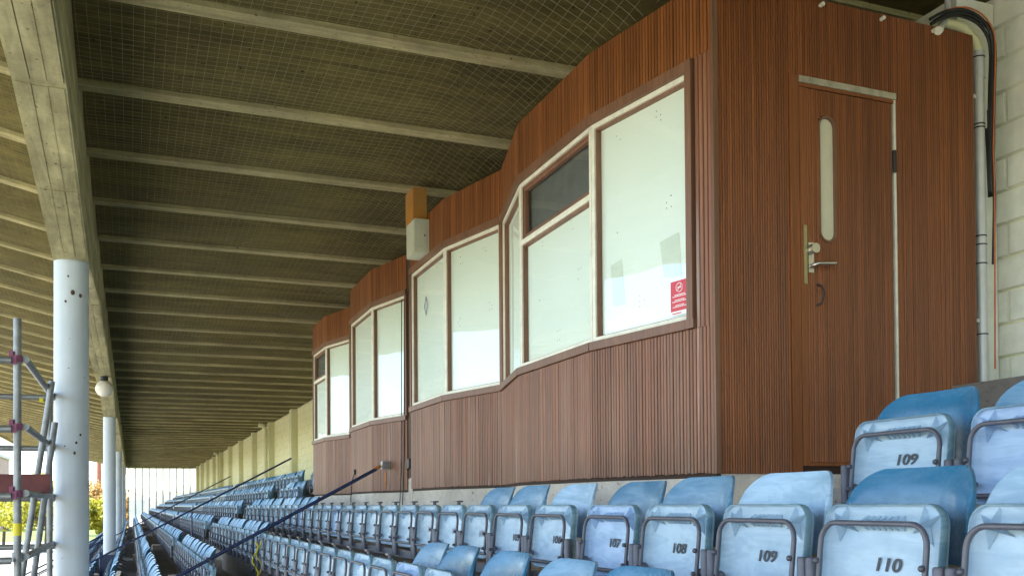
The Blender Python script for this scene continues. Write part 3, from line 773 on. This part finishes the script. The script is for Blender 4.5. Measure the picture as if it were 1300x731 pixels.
# ------------------------------------------------------------------ bird netting
def net_object():
    mb = MB(); cell = .064; rad = .0009
    zr = ROOF_Z - .012
    def front_x(y):
        for (xa, ya), (xb, yb) in zip(V, V[1:]):
            if ya <= y <= yb: return xa + (xb - xa) * (y - ya) / (yb - ya)
        return None
    def surf(x, y):
        ph = ((y - RIB0) / RIBS) % 1.0
        z = zr - .012 - .03 * math.sin(PI * ph) + .010 * math.sin(3.1 * x + 1.7 * y) * math.sin(PI * ph)
        if 4.0 < y < 14.8:
            fx = front_x(max(4.115, min(14.45, y)))
            d = fx - .02 - x
            if d < .55: z = TOP + .01 + (z - TOP - .01) * max(0.0, min(1, d / .55)) ** .8
        return z
    def line(pts):
        n = 3; rings = []
        for p in pts:
            rings.append(p)
        mb.tube(pts, rad, 3, False)
    y = 4.6
    while y < 34:
        lim = front_x(max(4.115, y)) - .02 if y < 14.5 else WALL_X - .05
        P_ = []; x = BXI + .02
        while x < lim: P_.append((x, y, surf(x, y))); x += .24 if x < lim - .7 else .1
        P_.append((lim, y, surf(lim, y)))
        line(P_); y += cell if y < 22 else cell * 2
    x = BXI + .04
    while x < WALL_X - .05:
        P_ = []; y = 4.3
        while y < 34:
            fx = front_x(max(4.115, y)) if y < 14.5 else 99
            if x < fx - .02: P_.append((x, y, surf(x, y)))
            else:
                if len(P_) > 1: line(P_)
                P_ = []
            y += RIBS / 8
        if len(P_) > 1: line(P_)
        x += cell
    # outer side of the beam, rising with the canopy
    y = 4.6
    while y < 24:
        P_ = [(x, y, zr - .012 + roofprof(x) - .02 * math.sin(PI * (((y - RIB0) / RIBS) % 1))) for x in (BXO - .02, -1.4, -2.2, -3.2)]
        line(P_); y += cell
    x = BXO - .04
    while x > -3.2:
        line([(x, 4.4 + q * RIBS / 4, zr - .012 + roofprof(x) - .02 * math.sin(PI * (((4.4 + q * RIBS / 4 - RIB0) / RIBS) % 1))) for q in range(56)]); x -= cell
    o = mb.build('bird_netting', M['net'], None, kind='stuff', label='fine pale bird netting stretched under the concrete roof', category='netting')
net_object()

# ------------------------------------------------------------------ seats
def rrect(w, z0, z1, rt, rb, n=5):
    o = []
    for cx, cz, a0, r in ((w - rt, z1 - rt, 0, rt), (-(w - rt), z1 - rt, PI / 2, rt), (-(w - rb), z0 + rb, PI, rb), (w - rb, z0 + rb, 3 * PI / 2, rb)):
        for k in range(n + 1):
            a = a0 + PI / 2 * k / n; o.append((cx + r * math.cos(a), cz + r * math.sin(a)))
    return o
LEAN = .10
def lean(x, z): return x + (z - .43) * LEAN - .02
def pan_mesh():
    mb = MB()
    rings = [(.208, .505, .792, .05, .06, .026), (.214, .50, .799, .052, .065, .014), (.215, .499, .800, .052, .065, -.008), (.2135, .5005, .7985, .051, .064, -.0105), (.2105, .5035, .7955, .049, .062, -.0095), (.2085, .5055, .7935, .047, .06, .004), (.200, .515, .782, .042, .052, .012), (.15, .56, .735, .03, .035, .016)]
    vv = []; n = 24
    for w, z0, z1, rt, rb, x in rings:
        for y, z in rrect(w, z0, z1, rt, rb): vv.append((lean(x, z), y, z))
    ff = []
    for i in range(len(rings) - 1):
        for k in range(n): ff.append((i * n + k, (i + 1) * n + k, (i + 1) * n + (k + 1) % n, i * n + (k + 1) % n))
    b = (len(rings) - 1) * n
    ff.append(tuple(b + k for k in range(n))[::-1]); ff.append(tuple(range(n)))
    mb.add(vv, ff, True)
    # moulded star gussets and comb ribs
    for cy_ in (-.150, .150):
        for a in ((.62, 1.75, 3.5, 5.1) if cy_ > 0 else (2.52, 1.39, 5.92, 4.3)):
            L_ = .066 if math.sin(a) > 0 else .056
            ca, sa = math.cos(a), math.sin(a); cz = .742
            nx_, nz_ = -sa * .006, ca * .006
            c0 = [(lean(.014, cz), cy_ + nx_, cz + nz_), (lean(.014, cz), cy_ - nx_, cz - nz_), (lean(-.024, cz), cy_, cz), (lean(.013, cz + sa * L_), cy_ + ca * L_, cz + sa * L_)]
            mb.add(c0, [(0, 2, 3), (1, 3, 2), (0, 1, 2)])
    for q in range(7):
        yy = -.066 + q * .022
        c0 = [(lean(.012, .77), yy - .005, .768), (lean(.012, .77), yy + .005, .768), (lean(.014, .725), yy + .005, .728), (lean(.014, .725), yy - .005, .728), (lean(-.024, .748), yy, .748)]
        mb.add(c0, [(0, 1, 4), (1, 2, 4), (2, 3, 4), (3, 0, 4)])
    mb.edge = [fi for fi in range(24 * 4)]
    return mb
def back_mesh(n=24, mz=6):
    mb = MB(); W, B, H = .232, .640, .900
    def S_(u, v, t):
        u = math.sin(u * PI / 2); y = W * u * (1 - .03 * (1 - v)); au = max(0, (abs(u) - .56) / .44)
        zt = H - .13 * (1 - math.sqrt(max(0, 1 - au * au))); z = B + (zt - B) * v
        x = .150 - .085 * abs(u) ** 3.0 + (z - B) * .05 + .018 * (max(0, v - .75) / .25) ** 2
        return (x + t, y, z)
    vv = []
    for t in (0, .011):
        for j in range(mz + 1):
            for i in range(n + 1): vv.append(S_(-1 + 2 * i / n, j / mz, t))
    ff = []; N2 = (n + 1) * (mz + 1); w = n + 1
    for j in range(mz):
        for i in range(n):
            a = j * w + i; ff.append((a, a + w, a + w + 1, a + 1)); ff.append((N2 + a, N2 + a + 1, N2 + a + w + 1, N2 + a + w))
    for i in range(n):
        ff.append((i, i + 1, N2 + i + 1, N2 + i)); a = mz * w + i; ff.append((a + 1, a, N2 + a, N2 + a + 1))
    for j in range(mz):
        a = j * w; ff.append((a + w, a, N2 + a, N2 + a + w)); a = j * w + n; ff.append((a, a + w, N2 + a + w, N2 + a))
    mb.add(vv, ff, True); return mb
def frame_mesh():
    mb = MB(); w = .196; zt = .748; r = .055; P_ = [(-.045, -w, .53), (-.045, -w, zt - r)]
    for k in range(1, 6):
        a = PI - PI / 2 * k / 6; P_.append((-.045, -w + r + r * math.cos(a), zt - r + r * math.sin(a)))
    P_ += [(-.045, -w + r, zt), (-.045, w - r, zt)]
    for k in range(1, 6):
        a = PI / 2 - PI / 2 * k / 6; P_.append((-.045, w - r + r * math.cos(a), zt - r + r * math.sin(a)))
    P_ += [(-.045, w, zt - r), (-.045, w, .53)]
    P_ = [(lean(x + .015, z), y, z) for x, y, z in P_]
    mb.tube(P_, .0078, 8)
    # bottom bar and fixing bolts
    mb.tube([(lean(-.02, .53), -w, .53), (lean(-.02, .53), w, .53)], .009, 6)
    for s in (-1, 1):
        for z in (.56, .64): mb.sphere((lean(-.043, z), s * w, z), .009, 8, 6)
    return mb
def post_mesh(s):
    mb = MB(); y = s * .2365
    mb.tube([(-.025, y, .43), (-.025, y, .640), (-.025, y, .646)], .017, 12, True, [.017, .017, .014])
    mb.tube([(-.022, s * .175, .565), (-.022, s * .238, .565)], .0085, 8)
    mb.tube([(-.022, s * .188, .565), (-.022, s * .196, .565)], .014, 8)
    mb.box(-.03, .02, y - .010, y + .010, .435, .47)
    return mb
def back_arm(s):
    mb = MB(); y = s * .17
    mb.box(.050, .150, y - .015, y + .015, .60, .625); mb.box(.138, .150, y - .015, y + .015, .60, .74); return mb
def smooth_mesh(mb, nm, mat): return mb.mesh(nm, mat)
_pm = pan_mesh(); _pme = _pm.mesh('pan', M['pan_pale']); _pme.materials.append(M['pan_edge'])
for _i in range(24, 24 * 4): _pme.polygons[_i].material_index = 1
ME = {'pan': _pme, 'back': back_mesh().mesh('backrest', M['seat_mid']), 'frame': frame_mesh().mesh('pan_frame', M['seat_steel']),
      'post_l': post_mesh(-1).mesh('post', M['seat_steel']), 'post_r': post_mesh(1).mesh('post', M['seat_steel'])}
for _k in ('pan', 'back'): ME[_k].set_sharp_from_angle(angle=math.radians(48))
_sb = MB(); _sb.tube([(.05, .0, .56), (.05, .0, .815)], .013, 8); _sb.box(.03, .07, -.03, .03, .8155, .826); ME['stub'] = _sb.mesh('support_stub', M['seat_steel'])
txt_cache = {}
def text_mesh(s, mat):
    key = (s, mat.name)
    if key in txt_cache: return txt_cache[key]
    c = bpy.data.curves.new('number_text', 'FONT'); c.body = s; c.size = .050; c.align_x = 'CENTER'; c.align_y = 'CENTER'; c.shear = .22; c.extrude = .0006; c.offset = .0011
    o = bpy.data.objects.new('number_text', c); col.objects.link(o)
    bpy.context.view_layer.update()
    me = bpy.data.meshes.new_from_object(o.evaluated_get(bpy.context.evaluated_depsgraph_get()))
    bpy.data.objects.remove(o); bpy.data.curves.remove(c)
    # text lies in its XY plane: stand it up so that it reads from -X
    ang = math.atan(LEAN)
    rot = Matrix(((0, 0, -1), (-1, 0, 0), (0, 1, 0))).to_4x4()
    me.transform(Matrix.Diagonal((1.32, 1, 1, 1))); me.transform(rot); me.materials.clear(); me.materials.append(mat)
    txt_cache[key] = me; return me

PITCH = .511
ROWNAME = {0: 'first row below the booth', -1: 'second row below the booth', -2: 'third row below the booth', -3: 'fourth row below the booth', -4: 'row passing the columns', -5: 'first row left of the columns', -6: 'second row left of the columns', -7: 'third row left of the columns', 1: 'row level with the booth base', 2: 'top row under the wall'}
def seat_ys(k):
    out = []
    n = 113; y = 2.515 - 4 * .507
    while y < END_Y - 1.2:
        out.append((n, y)); n -= 1; y += PITCH
        if n == 106: y += .09
    # shift the number bookkeeping back: seat 109 sits at 2.515
    res = []
    for n, y in out:
        if any(abs(y - a) < .62 for a in AISLES): continue
        if k == 1 and 2.8 < y < 14.95: continue
        if k == 2 and y < 15.2: continue
        if k == -2 and y < 9.6: continue
        if k == -3 and y < 7.6: continue
        if k <= -4 and any(abs(y - yc) < .5 for yc in COLS) and k == -4: continue
        if k <= -4 and y < 11: continue
        res.append((n, y))
    return res
def project(p):
    d = Vector(p); w = d.dot(_f2)
    if w < .2: return None
    return 650 + 1216.69 * d.dot(_r3) / w, 619.57 - 1216.69 * d.dot(_u3) / w, w
allseats = []
for k in (-7, -6, -5, -4, -3, -2, -1, 0, 1, 2):
    for n, y in seat_ys(k):
        q = project((rx(k) + .08, y, tz(k) + .8))
        if q is None: continue
        if -30 < q[0] < 1420 and -50 < q[1] < 775: allseats.append((q[2], k, n, y))
allseats.sort()
near = allseats[:300]; rest = allseats[300:]
def no_back(k, y): return (k == 0 and 5.35 < y < 11.3) or (k == -1 and 5.0 < y < 11.2) or (k == -2 and y < 11.0)
counters = {}
ORDW = ['outermost', 'first', 'second', 'third', 'fourth', 'fifth', 'sixth', 'seventh', 'eighth', 'ninth', 'tenth', 'eleventh', 'twelfth']
OVERRIDE_BACK = {(0, 107): 'seat_mid', (0, 108): 'seat_mid', (0, 109): 'seat_faded', (0, 110): 'seat_deep', (0, 106): 'seat_faded', (0, 105): 'seat_mid', (0, 104): 'seat_mid', (1, 109): 'seat_deep', (1, 110): 'seat_mid', (0, 111): 'seat_faded'}
def place(k, n, y):
    base = Vector((rx(k), y, tz(k)))
    c = counters.get(k, 0) + 1; counters[k] = c
    nb = no_back(k, y)
    numbered = (k == 0 and 101 <= n <= 112) or (k == 1 and n in (109,))
    bm = OVERRIDE_BACK.get((k, n)) or random.choice(['seat_mid', 'seat_mid', 'seat_deep', 'seat_mid', 'seat_faded'] if k >= 0 else ['seat_mid', 'seat_mid', 'seat_deep'])
    tone = {'seat_deep': 'deep blue', 'seat_mid': 'blue', 'seat_faded': 'bleached blue'}[bm]
    if numbered: lab = ('seat numbered %d below the booth, %s from the right edge, %s' % (n, ORDW[112 - n], 'no backrest' if nb else tone + ' backrest')) if k == 0 else 'seat numbered %d with %s backrest in the raised row beside the door' % (n, tone)
    elif k == 1 and y < 3: lab = 'folded unnumbered seat, %s from the booth door in the row beside it' % ordinal(int(round((2.515 - y) / PITCH)) + 1)
    else: lab = 'folded blue seat%s, %s from near end, %s' % (' without backrest' if nb else '', ordinal(c), ROWNAME[k])
    root = thing('folding_seat', lab, 'seat', base, 'blue folding stadium seats')
    p = link('pan', ME['pan'], root)
    pm = 'pan_mid' if ((k, n) in ((0, 107), (1, 110)) or random.random() < .12 and not numbered) else 'pan_pale'
    p.material_slots[0].link = 'OBJECT'; p.material_slots[0].material = M[pm]
    j = random.uniform(-.02, .02); p.rotation_euler = (0, j * .35, 0)
    link('pan_frame', ME['frame'], root)
    link('post', ME['post_l'], root); link('post', ME['post_r'], root)
    if not nb:
        b = link('backrest', ME['back'], root); b.material_slots[0].link = 'OBJECT'; b.material_slots[0].material = M[bm]
        b.rotation_euler = (0, random.uniform(-.02, .02), random.uniform(-.01, .01))
    if nb: link('support_stub', ME['stub'], root)
    if numbered:
        zc = .635 if k == 0 else .662
        link('seat_number', text_mesh(str(n), M['number'] if n >= 105 else M['number_faint']), p, (lean(.0145, zc) - .0025, -.012 + random.uniform(-.01, .01), zc + random.uniform(-.008, .004)))
for d, k, n, y in sorted(near, key=lambda s: (s[1], s[3])): place(k, n, y)

# distant seats: one mass
fp, fb, fs = MB(), MB(), MB()
bk = back_mesh(6, 2)
for d, k, n, y in rest:
    X, Z = rx(k), tz(k)
    o = rrect(.214, .50, .80, .05, .06, 2); nn = len(o)
    fp.add([(X + lean(-.012, z), y + yy, Z + z) for yy, z in o] + [(X + lean(.03, z), y + yy, Z + z) for yy, z in o], [tuple(range(nn))[::-1]] + [(i, (i + 1) % nn, nn + (i + 1) % nn, nn + i) for i in range(nn)])
    fb.add([(X + a, y + b, Z + c) for a, b, c in bk.v], bk.f, True)
    for s in (-1, 1):
        fs.box(X - .045, X - .01, y + s * .238 - .02, y + s * .238 + .02, Z + .44, Z + .645)
        fs.box(X - .045, X - .03, y + s * .196 - .01, y + s * .196 + .01, Z + .53, Z + .75)
    fs.box(X - .045, X - .028, y - .19, y + .19, Z + .738, Z + .758)
far = link('distant_seats', None, None, kind='stuff', label='far rows of blue folding seats running to the end glazing', category='seats')
fp.build('pan_mass', M['pan_pale'], far, kind='stuff'); fb.build('backrest_mass', M['seat_mid'], far, kind='stuff'); fs.build('frame_mass', M['seat_steel'], far, kind='stuff')

# mounting rails under each row
for k in (-7, -6, -5, -4, -3, -2, -1, 0, 1, 2):
    y0 = {1: 15.0, 2: 15.2, -2: 7.6, -3: 6.5}.get(k, 0.2 if k in (0, -1) else 10.5)
    rl = thing('mounting_rail', 'dark steel mounting rail carrying seats, ' + ROWNAME[k], 'rail', (rx(k) + .035, 0, tz(k)), 'seat mounting rails')
    cuts = [y0] + [v for a in AISLES for v in (a - .6, a + .6) if a > y0] + [END_Y - 1.2]
    for a, b in zip(cuts[::2], cuts[1::2]):
        MB().box(-.035, .02, a, b, .415, .465).build('rail_bar', M['seat_steel'], rl)
        y = a + .35
        while y < min(b, 40):
            mb = MB(); mb.prism([(-.03, y - .015, .414), (.018, y - .015, .414), (.26, y - .015, .30), (.26, y - .015, .292), (.19, y - .015, .292)], (0, .03, 0)); mb.build('leg_bracket', M['seat_steel'], rl); y += 1.53
if True:
    rl = thing('mounting_rail', 'dark steel mounting rail carrying the seats beside the booth door', 'rail', (rx(1) + .035, 0, tz(1)), 'seat mounting rails')
    MB().box(-.035, .02, .2, 2.8, .415, .465).build('rail_bar', M['seat_steel'], rl)
    for y in (.9, 2.4): MB().prism([(-.03, y - .015, .414), (.018, y - .015, .414), (.26, y - .015, .30), (.26, y - .015, .292), (.19, y - .015, .292)], (0, .03, 0)).build('leg_bracket', M['seat_steel'], rl)
# bare stub posts where row -2 has lost its seats
for q in range(4):
    y = 8.0 + q * .48
    st = thing('stub_post', 'bare dark seat post left standing, %s from the near end of the seatless rail' % ordinal(q + 1), 'post', (rx(-2) + .02, y, tz(-2) + .467), 'bare seat posts')
    MB().tube([(0, 0, 0), (0, 0, .18)], .017, 10).build('post_tube', M['seat_steel'], st); MB().box(-.028, .028, -.03, .03, 0.001, .02).build('foot_plate', M['seat_steel'], st)

# ------------------------------------------------------------------ handrails down the aisles
def hrail(y, x_top, z_top, x_bot, label, r, posts, bracket=False, extra=True):
    h = thing('handrail', label, 'handrail', (0, y, 0), 'aisle handrails')
    sl = .535
    def zz(x): return z_top - (x_top - x) * sl
    MB().tube([(x_bot, 0, zz(x_bot)), (x_top, 0, z_top)], r, 12).build('rail_tube', M['rail_blue'], h)
    for px_ in posts:
        k = math.floor((px_ - A0 + T - .18) / T)
        MB().tube([(px_, 0, tz(k) + .003), (px_, 0, zz(px_) - r * .5)], r * .8, 10).build('rail_post', M['rail_blue'], h)
    if bracket:
        MB().box(x_top + .06, x_top + .16, -.04, .04, z_top, z_top + .085).build('wall_bracket', M['galv'], h)
        MB().tube([(x_top - .02, 0, z_top - .005), (x_top + .05, 0, z_top + .035)], .018, 8).build('rail_end', M['rust'], h)
    return h
hr = hrail(10.32, 2.50, .38, -1.6, 'dark blue handrail fixed to the booth wall and sloping down left', .019, (1.18, -.3, -1.5), True)
# rust run on the cladding below the bracket
mb = MB(); ff_ = FC[6]; mb.prism([ff_.P(.470, .34, .0165), ff_.P(.510, .35, .0165), ff_.P(.500, .16, .0165), ff_.P(.485, .15, .0165)], (-.0006, 0, 0)); mb.build('rust_run', M['rust'], booth)
hrail(17.95, 2.75, .85, -3.2, 'dark handrail in the first aisle beyond the booth', .016, (1.0, -.9, -2.6))
hrail(32.5, 3.02, .93, -3.2, 'dark handrail in the second aisle beyond the booth', .016, (1.0, -.9, -2.6))
# rope on the nearest rail post
rp = thing('rope', 'yellow and black rope tied on the blue rail post', 'rope', (1.18, 10.32, 0))
def ropepts(dx, s): return [(dx + .03 * math.sin(t * 1.3 + s), -.04 - .02 * math.cos(t * .9 + s), -.38 - t * .055) for t in range(11)]
MB().tube(ropepts(.02, 0), .009, 6).build('strand', M['yellow'], rp); MB().tube(ropepts(.06, 1.5), .008, 6).build('strand', M['yellow_cable'], rp)
MB().tube(ropepts(.0, 2.6), .006, 6).build('strand', M['black'], rp)
# cable on booth wall
wc = thing('wall_cable', 'thin black cable leaving a small socket low on the booth wall', 'cable', (0, 0, 0))
fG = FC[7]
mb = MB(); fG.box(mb, .86, .90, .36, .42, .016, .035); mb.build('socket', M['black'], wc)
MB().tube([fG.P(.88, .37, .03), fG.P(.98, .30, .03), fG.P(1.06, .18, .03), fG.P(1.09, .0, .03), fG.P(1.1, -.3, .03)], .006, 6).build('cable', M['black'], wc)
wc2 = thing('drop_cable', 'thin dark cables dropping down beside the booth recess', 'cable', (0, 0, 0))
for q, (a, ) in enumerate(((.03,), (.09,))):
    fF = FC[6]; MB().tube([fF.P(a, 2.2, .02), fF.P(a + .01, 1.2, .024), fF.P(a + .02, .5, .024), fF.P(a + .05, .1, .024), fF.P(a + .09, -.4, .03)], .005, 6).build('cable', M['black'], wc2)

# ------------------------------------------------------------------ scaffold tower
scf = thing('scaffold_tower', 'galvanised scaffold tower with purple couplers in front of the columns', 'scaffold', (-.69, 7.0, 0))
zf = tz(-5)
def tb(p, q, nm='tube', r=.0242): return MB().tube([p, q], r, 12).build(nm, M['galv'], scf)
tb((0, 0, zf), (0, 0, 1.225), 'standard'); tb((.04, 2.1, zf), (.04, 2.1, 1.0), 'standard'); tb((-1.9, 0, GROUND), (-1.9, 0, 1.225), 'standard'); tb((-1.9, 2.2, GROUND), (-1.9, 2.2, 1.225), 'standard')
for z in (.965, .52, .085, -.33):
    tb((-1.9, -.05, z - .02), (-.03, -.05, z - .02), 'ledger')
    tb((.045, .02, z), (.045, 2.35, z), 'ledger')
    tb((-1.9, 2.25, z - .02), (.1, 2.25, z - .02), 'ledger')
for z in (.965, .52, .085):
    cp = MB(); cp.box(-.046, -.022, -.03, .03, z - .04, z + .045); cp.tube([(0, 0, z - .025), (0, 0, z + .02)], .031, 14); cp.box(-.04, .0, -.05, -.026, z - .04, z + .012)
    cp.build('coupler', M['purple'], scf)
for z in (-.33,):
    MB().tube([(0, 0, z - .03), (0, 0, z + .03)], .034, 12).build('coupler', M['galv'], scf)
tb((.10, 1.5, 1.0), (-.26, 1.5, -1.6), 'raker_brace'); tb((.115, 1.6, .68), (-.17, 1.6, -1.6), 'raker_brace')
MB().box(-1.9, .11, 1.16, 1.20, .10, .245).build('toe_board', M['toe_red'], scf)

MB().tube([(0, 0, -.19), (0, 0, -.11)], .0258, 14).build('inspection_tag', M['yellow'], scf)
for x in (-.5, .0):
    MB().tube([(x * .1, 2.25, .93), (x * .1 + .03, 2.25, .93)], .026, 10).build('tube_mark', M['yellow'], scf)

# ------------------------------------------------------------------ front guard railing, plank, blue gate
gr = thing('guard_railing', 'blue guard railing with upright bars in front of the columns', 'railing', (0, 30, 0))
for dz in (.95, .80, .15): MB().tube([(-4.0, 0, tz(-9) + dz - .1), (-.7, 0, tz(-9) + dz + 1.66)], .022, 8).build('rail_tube', M['rail_blue'], gr)
for q in range(12):
    x = -3.9 + q * .28; zz = tz(-9) - .1 + (x + 4.0) * (1.76 / 3.3)
    MB().tube([(x, 0, zz + .15), (x, 0, zz + .95)], .011, 6).build('baluster', M['rail_blue'], gr)
bgp = thing('blue_gate', 'dark blue panel gate standing beside the second column', 'gate', (-.62, 23.2, tz(-4)))
MB().box(0, .34, -.02, .02, .02, .88).build('panel', M['rail_blue'], bgp); MB().tube([(-.02, 0, 0), (-.02, 0, .95)], .025, 10).build('gate_post', M['rail_blue'], bgp)
pk = thing('plank', 'pale plank leaning on the seats before the second column', 'plank', (0, 15.5, 0))
MB().hexa([(-.52, -.1, tz(-4) + .0), (-.40, -.1, tz(-4) + .0), (-.40, -.06, tz(-4)), (-.52, -.06, tz(-4)), (-.20, -.1, tz(-4) + 1.0), (-.14, -.1, tz(-4) + 1.0), (-.14, -.06, tz(-4) + 1.0), (-.20, -.06, tz(-4) + 1.0)]).build('board', M['plank'], pk)

# ------------------------------------------------------------------ beyond: trees, buildings, chimney
def tree(x, y, h, rad, mat, label, nleaf=2600, ls=.28):
    t = thing('tree', label, 'tree', (x, y, GROUND), 'trees beyond the stand')
    mb = MB(); mb.tube([(0, 0, 0), (.1, 0, h * .3), (-.05, .1, h * .6), (0, 0, h * .85)], .2, 8, True, [h * .028, h * .022, h * .014, h * .004])
    rg = random.Random(int(x * 7 + y))
    limbs = []
    for q in range(9):
        a = rg.uniform(0, 2 * PI); z0 = h * rg.uniform(.25, .6); L_ = rad * rg.uniform(.5, .95)
        e = (L_ * math.cos(a), L_ * math.sin(a), z0 + h * rg.uniform(.08, .3)); limbs.append(e)
        mb.tube([(0, 0, z0), (e[0] * .5, e[1] * .5, z0 + (e[2] - z0) * .6), e], .1, 6, True, [h * .012, h * .008, h * .002])
    mb.build('trunk', M['bark'], t)
    cl = MB(); centers = [(e[0], e[1], e[2], rad * rg.uniform(.28, .45)) for e in limbs] + [(rg.uniform(-.5, .5) * rad, rg.uniform(-.5, .5) * rad, h * rg.uniform(.55, .93), rad * rg.uniform(.28, .42)) for _ in range(12)]
    for q in range(nleaf):
        cx_, cy_, cz_, cr_ = rg.choice(centers)
        d = Vector((rg.gauss(0, 1), rg.gauss(0, 1), rg.gauss(0, .85))).normalized() * cr_ * rg.random() ** .4
        p = Vector((cx_, cy_, cz_)) + d
        e1 = Vector((rg.gauss(0, 1), rg.gauss(0, 1), rg.gauss(0, 1))).normalized(); e2 = e1.orthogonal().normalized()
        s = ls * rg.uniform(.6, 1.3)
        cl.add([p - e1 * s, p + e2 * s * .5, p + e1 * s, p - e2 * s * .5], [(0, 1, 2, 3)])
    cl.build('crown', M[mat], t)
tree(-7.5, 100, 6.4, 4.0, 'leaf_yellow', 'yellow green spring tree right of the nearest column')
tree(-13, 118, 6.6, 4.2, 'leaf_yellow', 'broad yellow green tree behind the nearest column')
tree(-19, 105, 6.4, 3.6, 'leaf_yellow', 'yellow green tree behind the scaffold tower')
tree(-27, 130, 7.0, 4.5, 'leaf_yellow', 'yellow green tree between the pink building and scaffold')
tree(-6.5, 150, 7.6, 5.0, 'leaf_orange', 'copper brown tree beneath the red chimney')
tree(1.5, 100, 5.4, 3.4, 'leaf_orange', 'copper brown tree behind the end glazing')
tree(7.0, 108, 5.6, 3.6, 'leaf_orange', 'large copper tree behind the end glazing on the right')
tree(-3.0, 104, 4.8, 3.0, 'leaf_yellow', 'yellow green tree behind the left end glazing panes')
ch = thing('brick_chimney', 'tall red brick chimney on the skyline', 'chimney', (-8.6, 300, GROUND))
MB().tube([(0, 0, 0), (0, 0, 16), (0, 0, 19)], 1.6, 16, True, [.9, .6, .55]).build('stack', M['red_brick'], ch)
MB().tube([(0, 0, 17.2), (0, 0, 18)], .75, 16).build('band', M['red_brick'], ch)
MB().tube([(0, 0, 19), (0, 0, 26)], .12, 6).build('mast', M['galv'], ch)
def building(x0_, x1_, y, h, mat, label, nfl, nw, depth=14):
    b = thing('building', label, 'building', (x0_, y, GROUND)); W = x1_ - x0_
    MB().box(0, W, 0, depth, 0, h).build('wall', M[mat], b)
    MB().box(-.3, W + .3, -.3, depth + .3, h + .001, h + .5).build('roof', M['grey_wall'], b)
    fh = h / nfl; ww = W / nw
    for j in range(nfl):
        for i in range(nw):
            wd = MB(); wd.box(i * ww + ww * .2, (i + 1) * ww - ww * .2, -.06, -.003, j * fh + fh * .3, (j + 1) * fh - fh * .15); w_ = wd.build('window', M['grey_wall'], b)
            MB().box(i * ww + ww * .25, (i + 1) * ww - ww * .25, -.09, -.062, j * fh + fh * .35, (j + 1) * fh - fh * .2).build('pane', M['win_dark'], w_)
building(-34, -21.5, 190, 13.0, 'pink_wall', 'pink rendered building behind the scaffold tower', 3, 5)
building(-20.5, -12, 230, 9, 'grey_wall', 'low pale building behind the scaffold braces', 3, 5)
building(-12.5, -4.0, 260, 7.5, 'grey_wall', 'low pale building below the chimney', 2, 5)
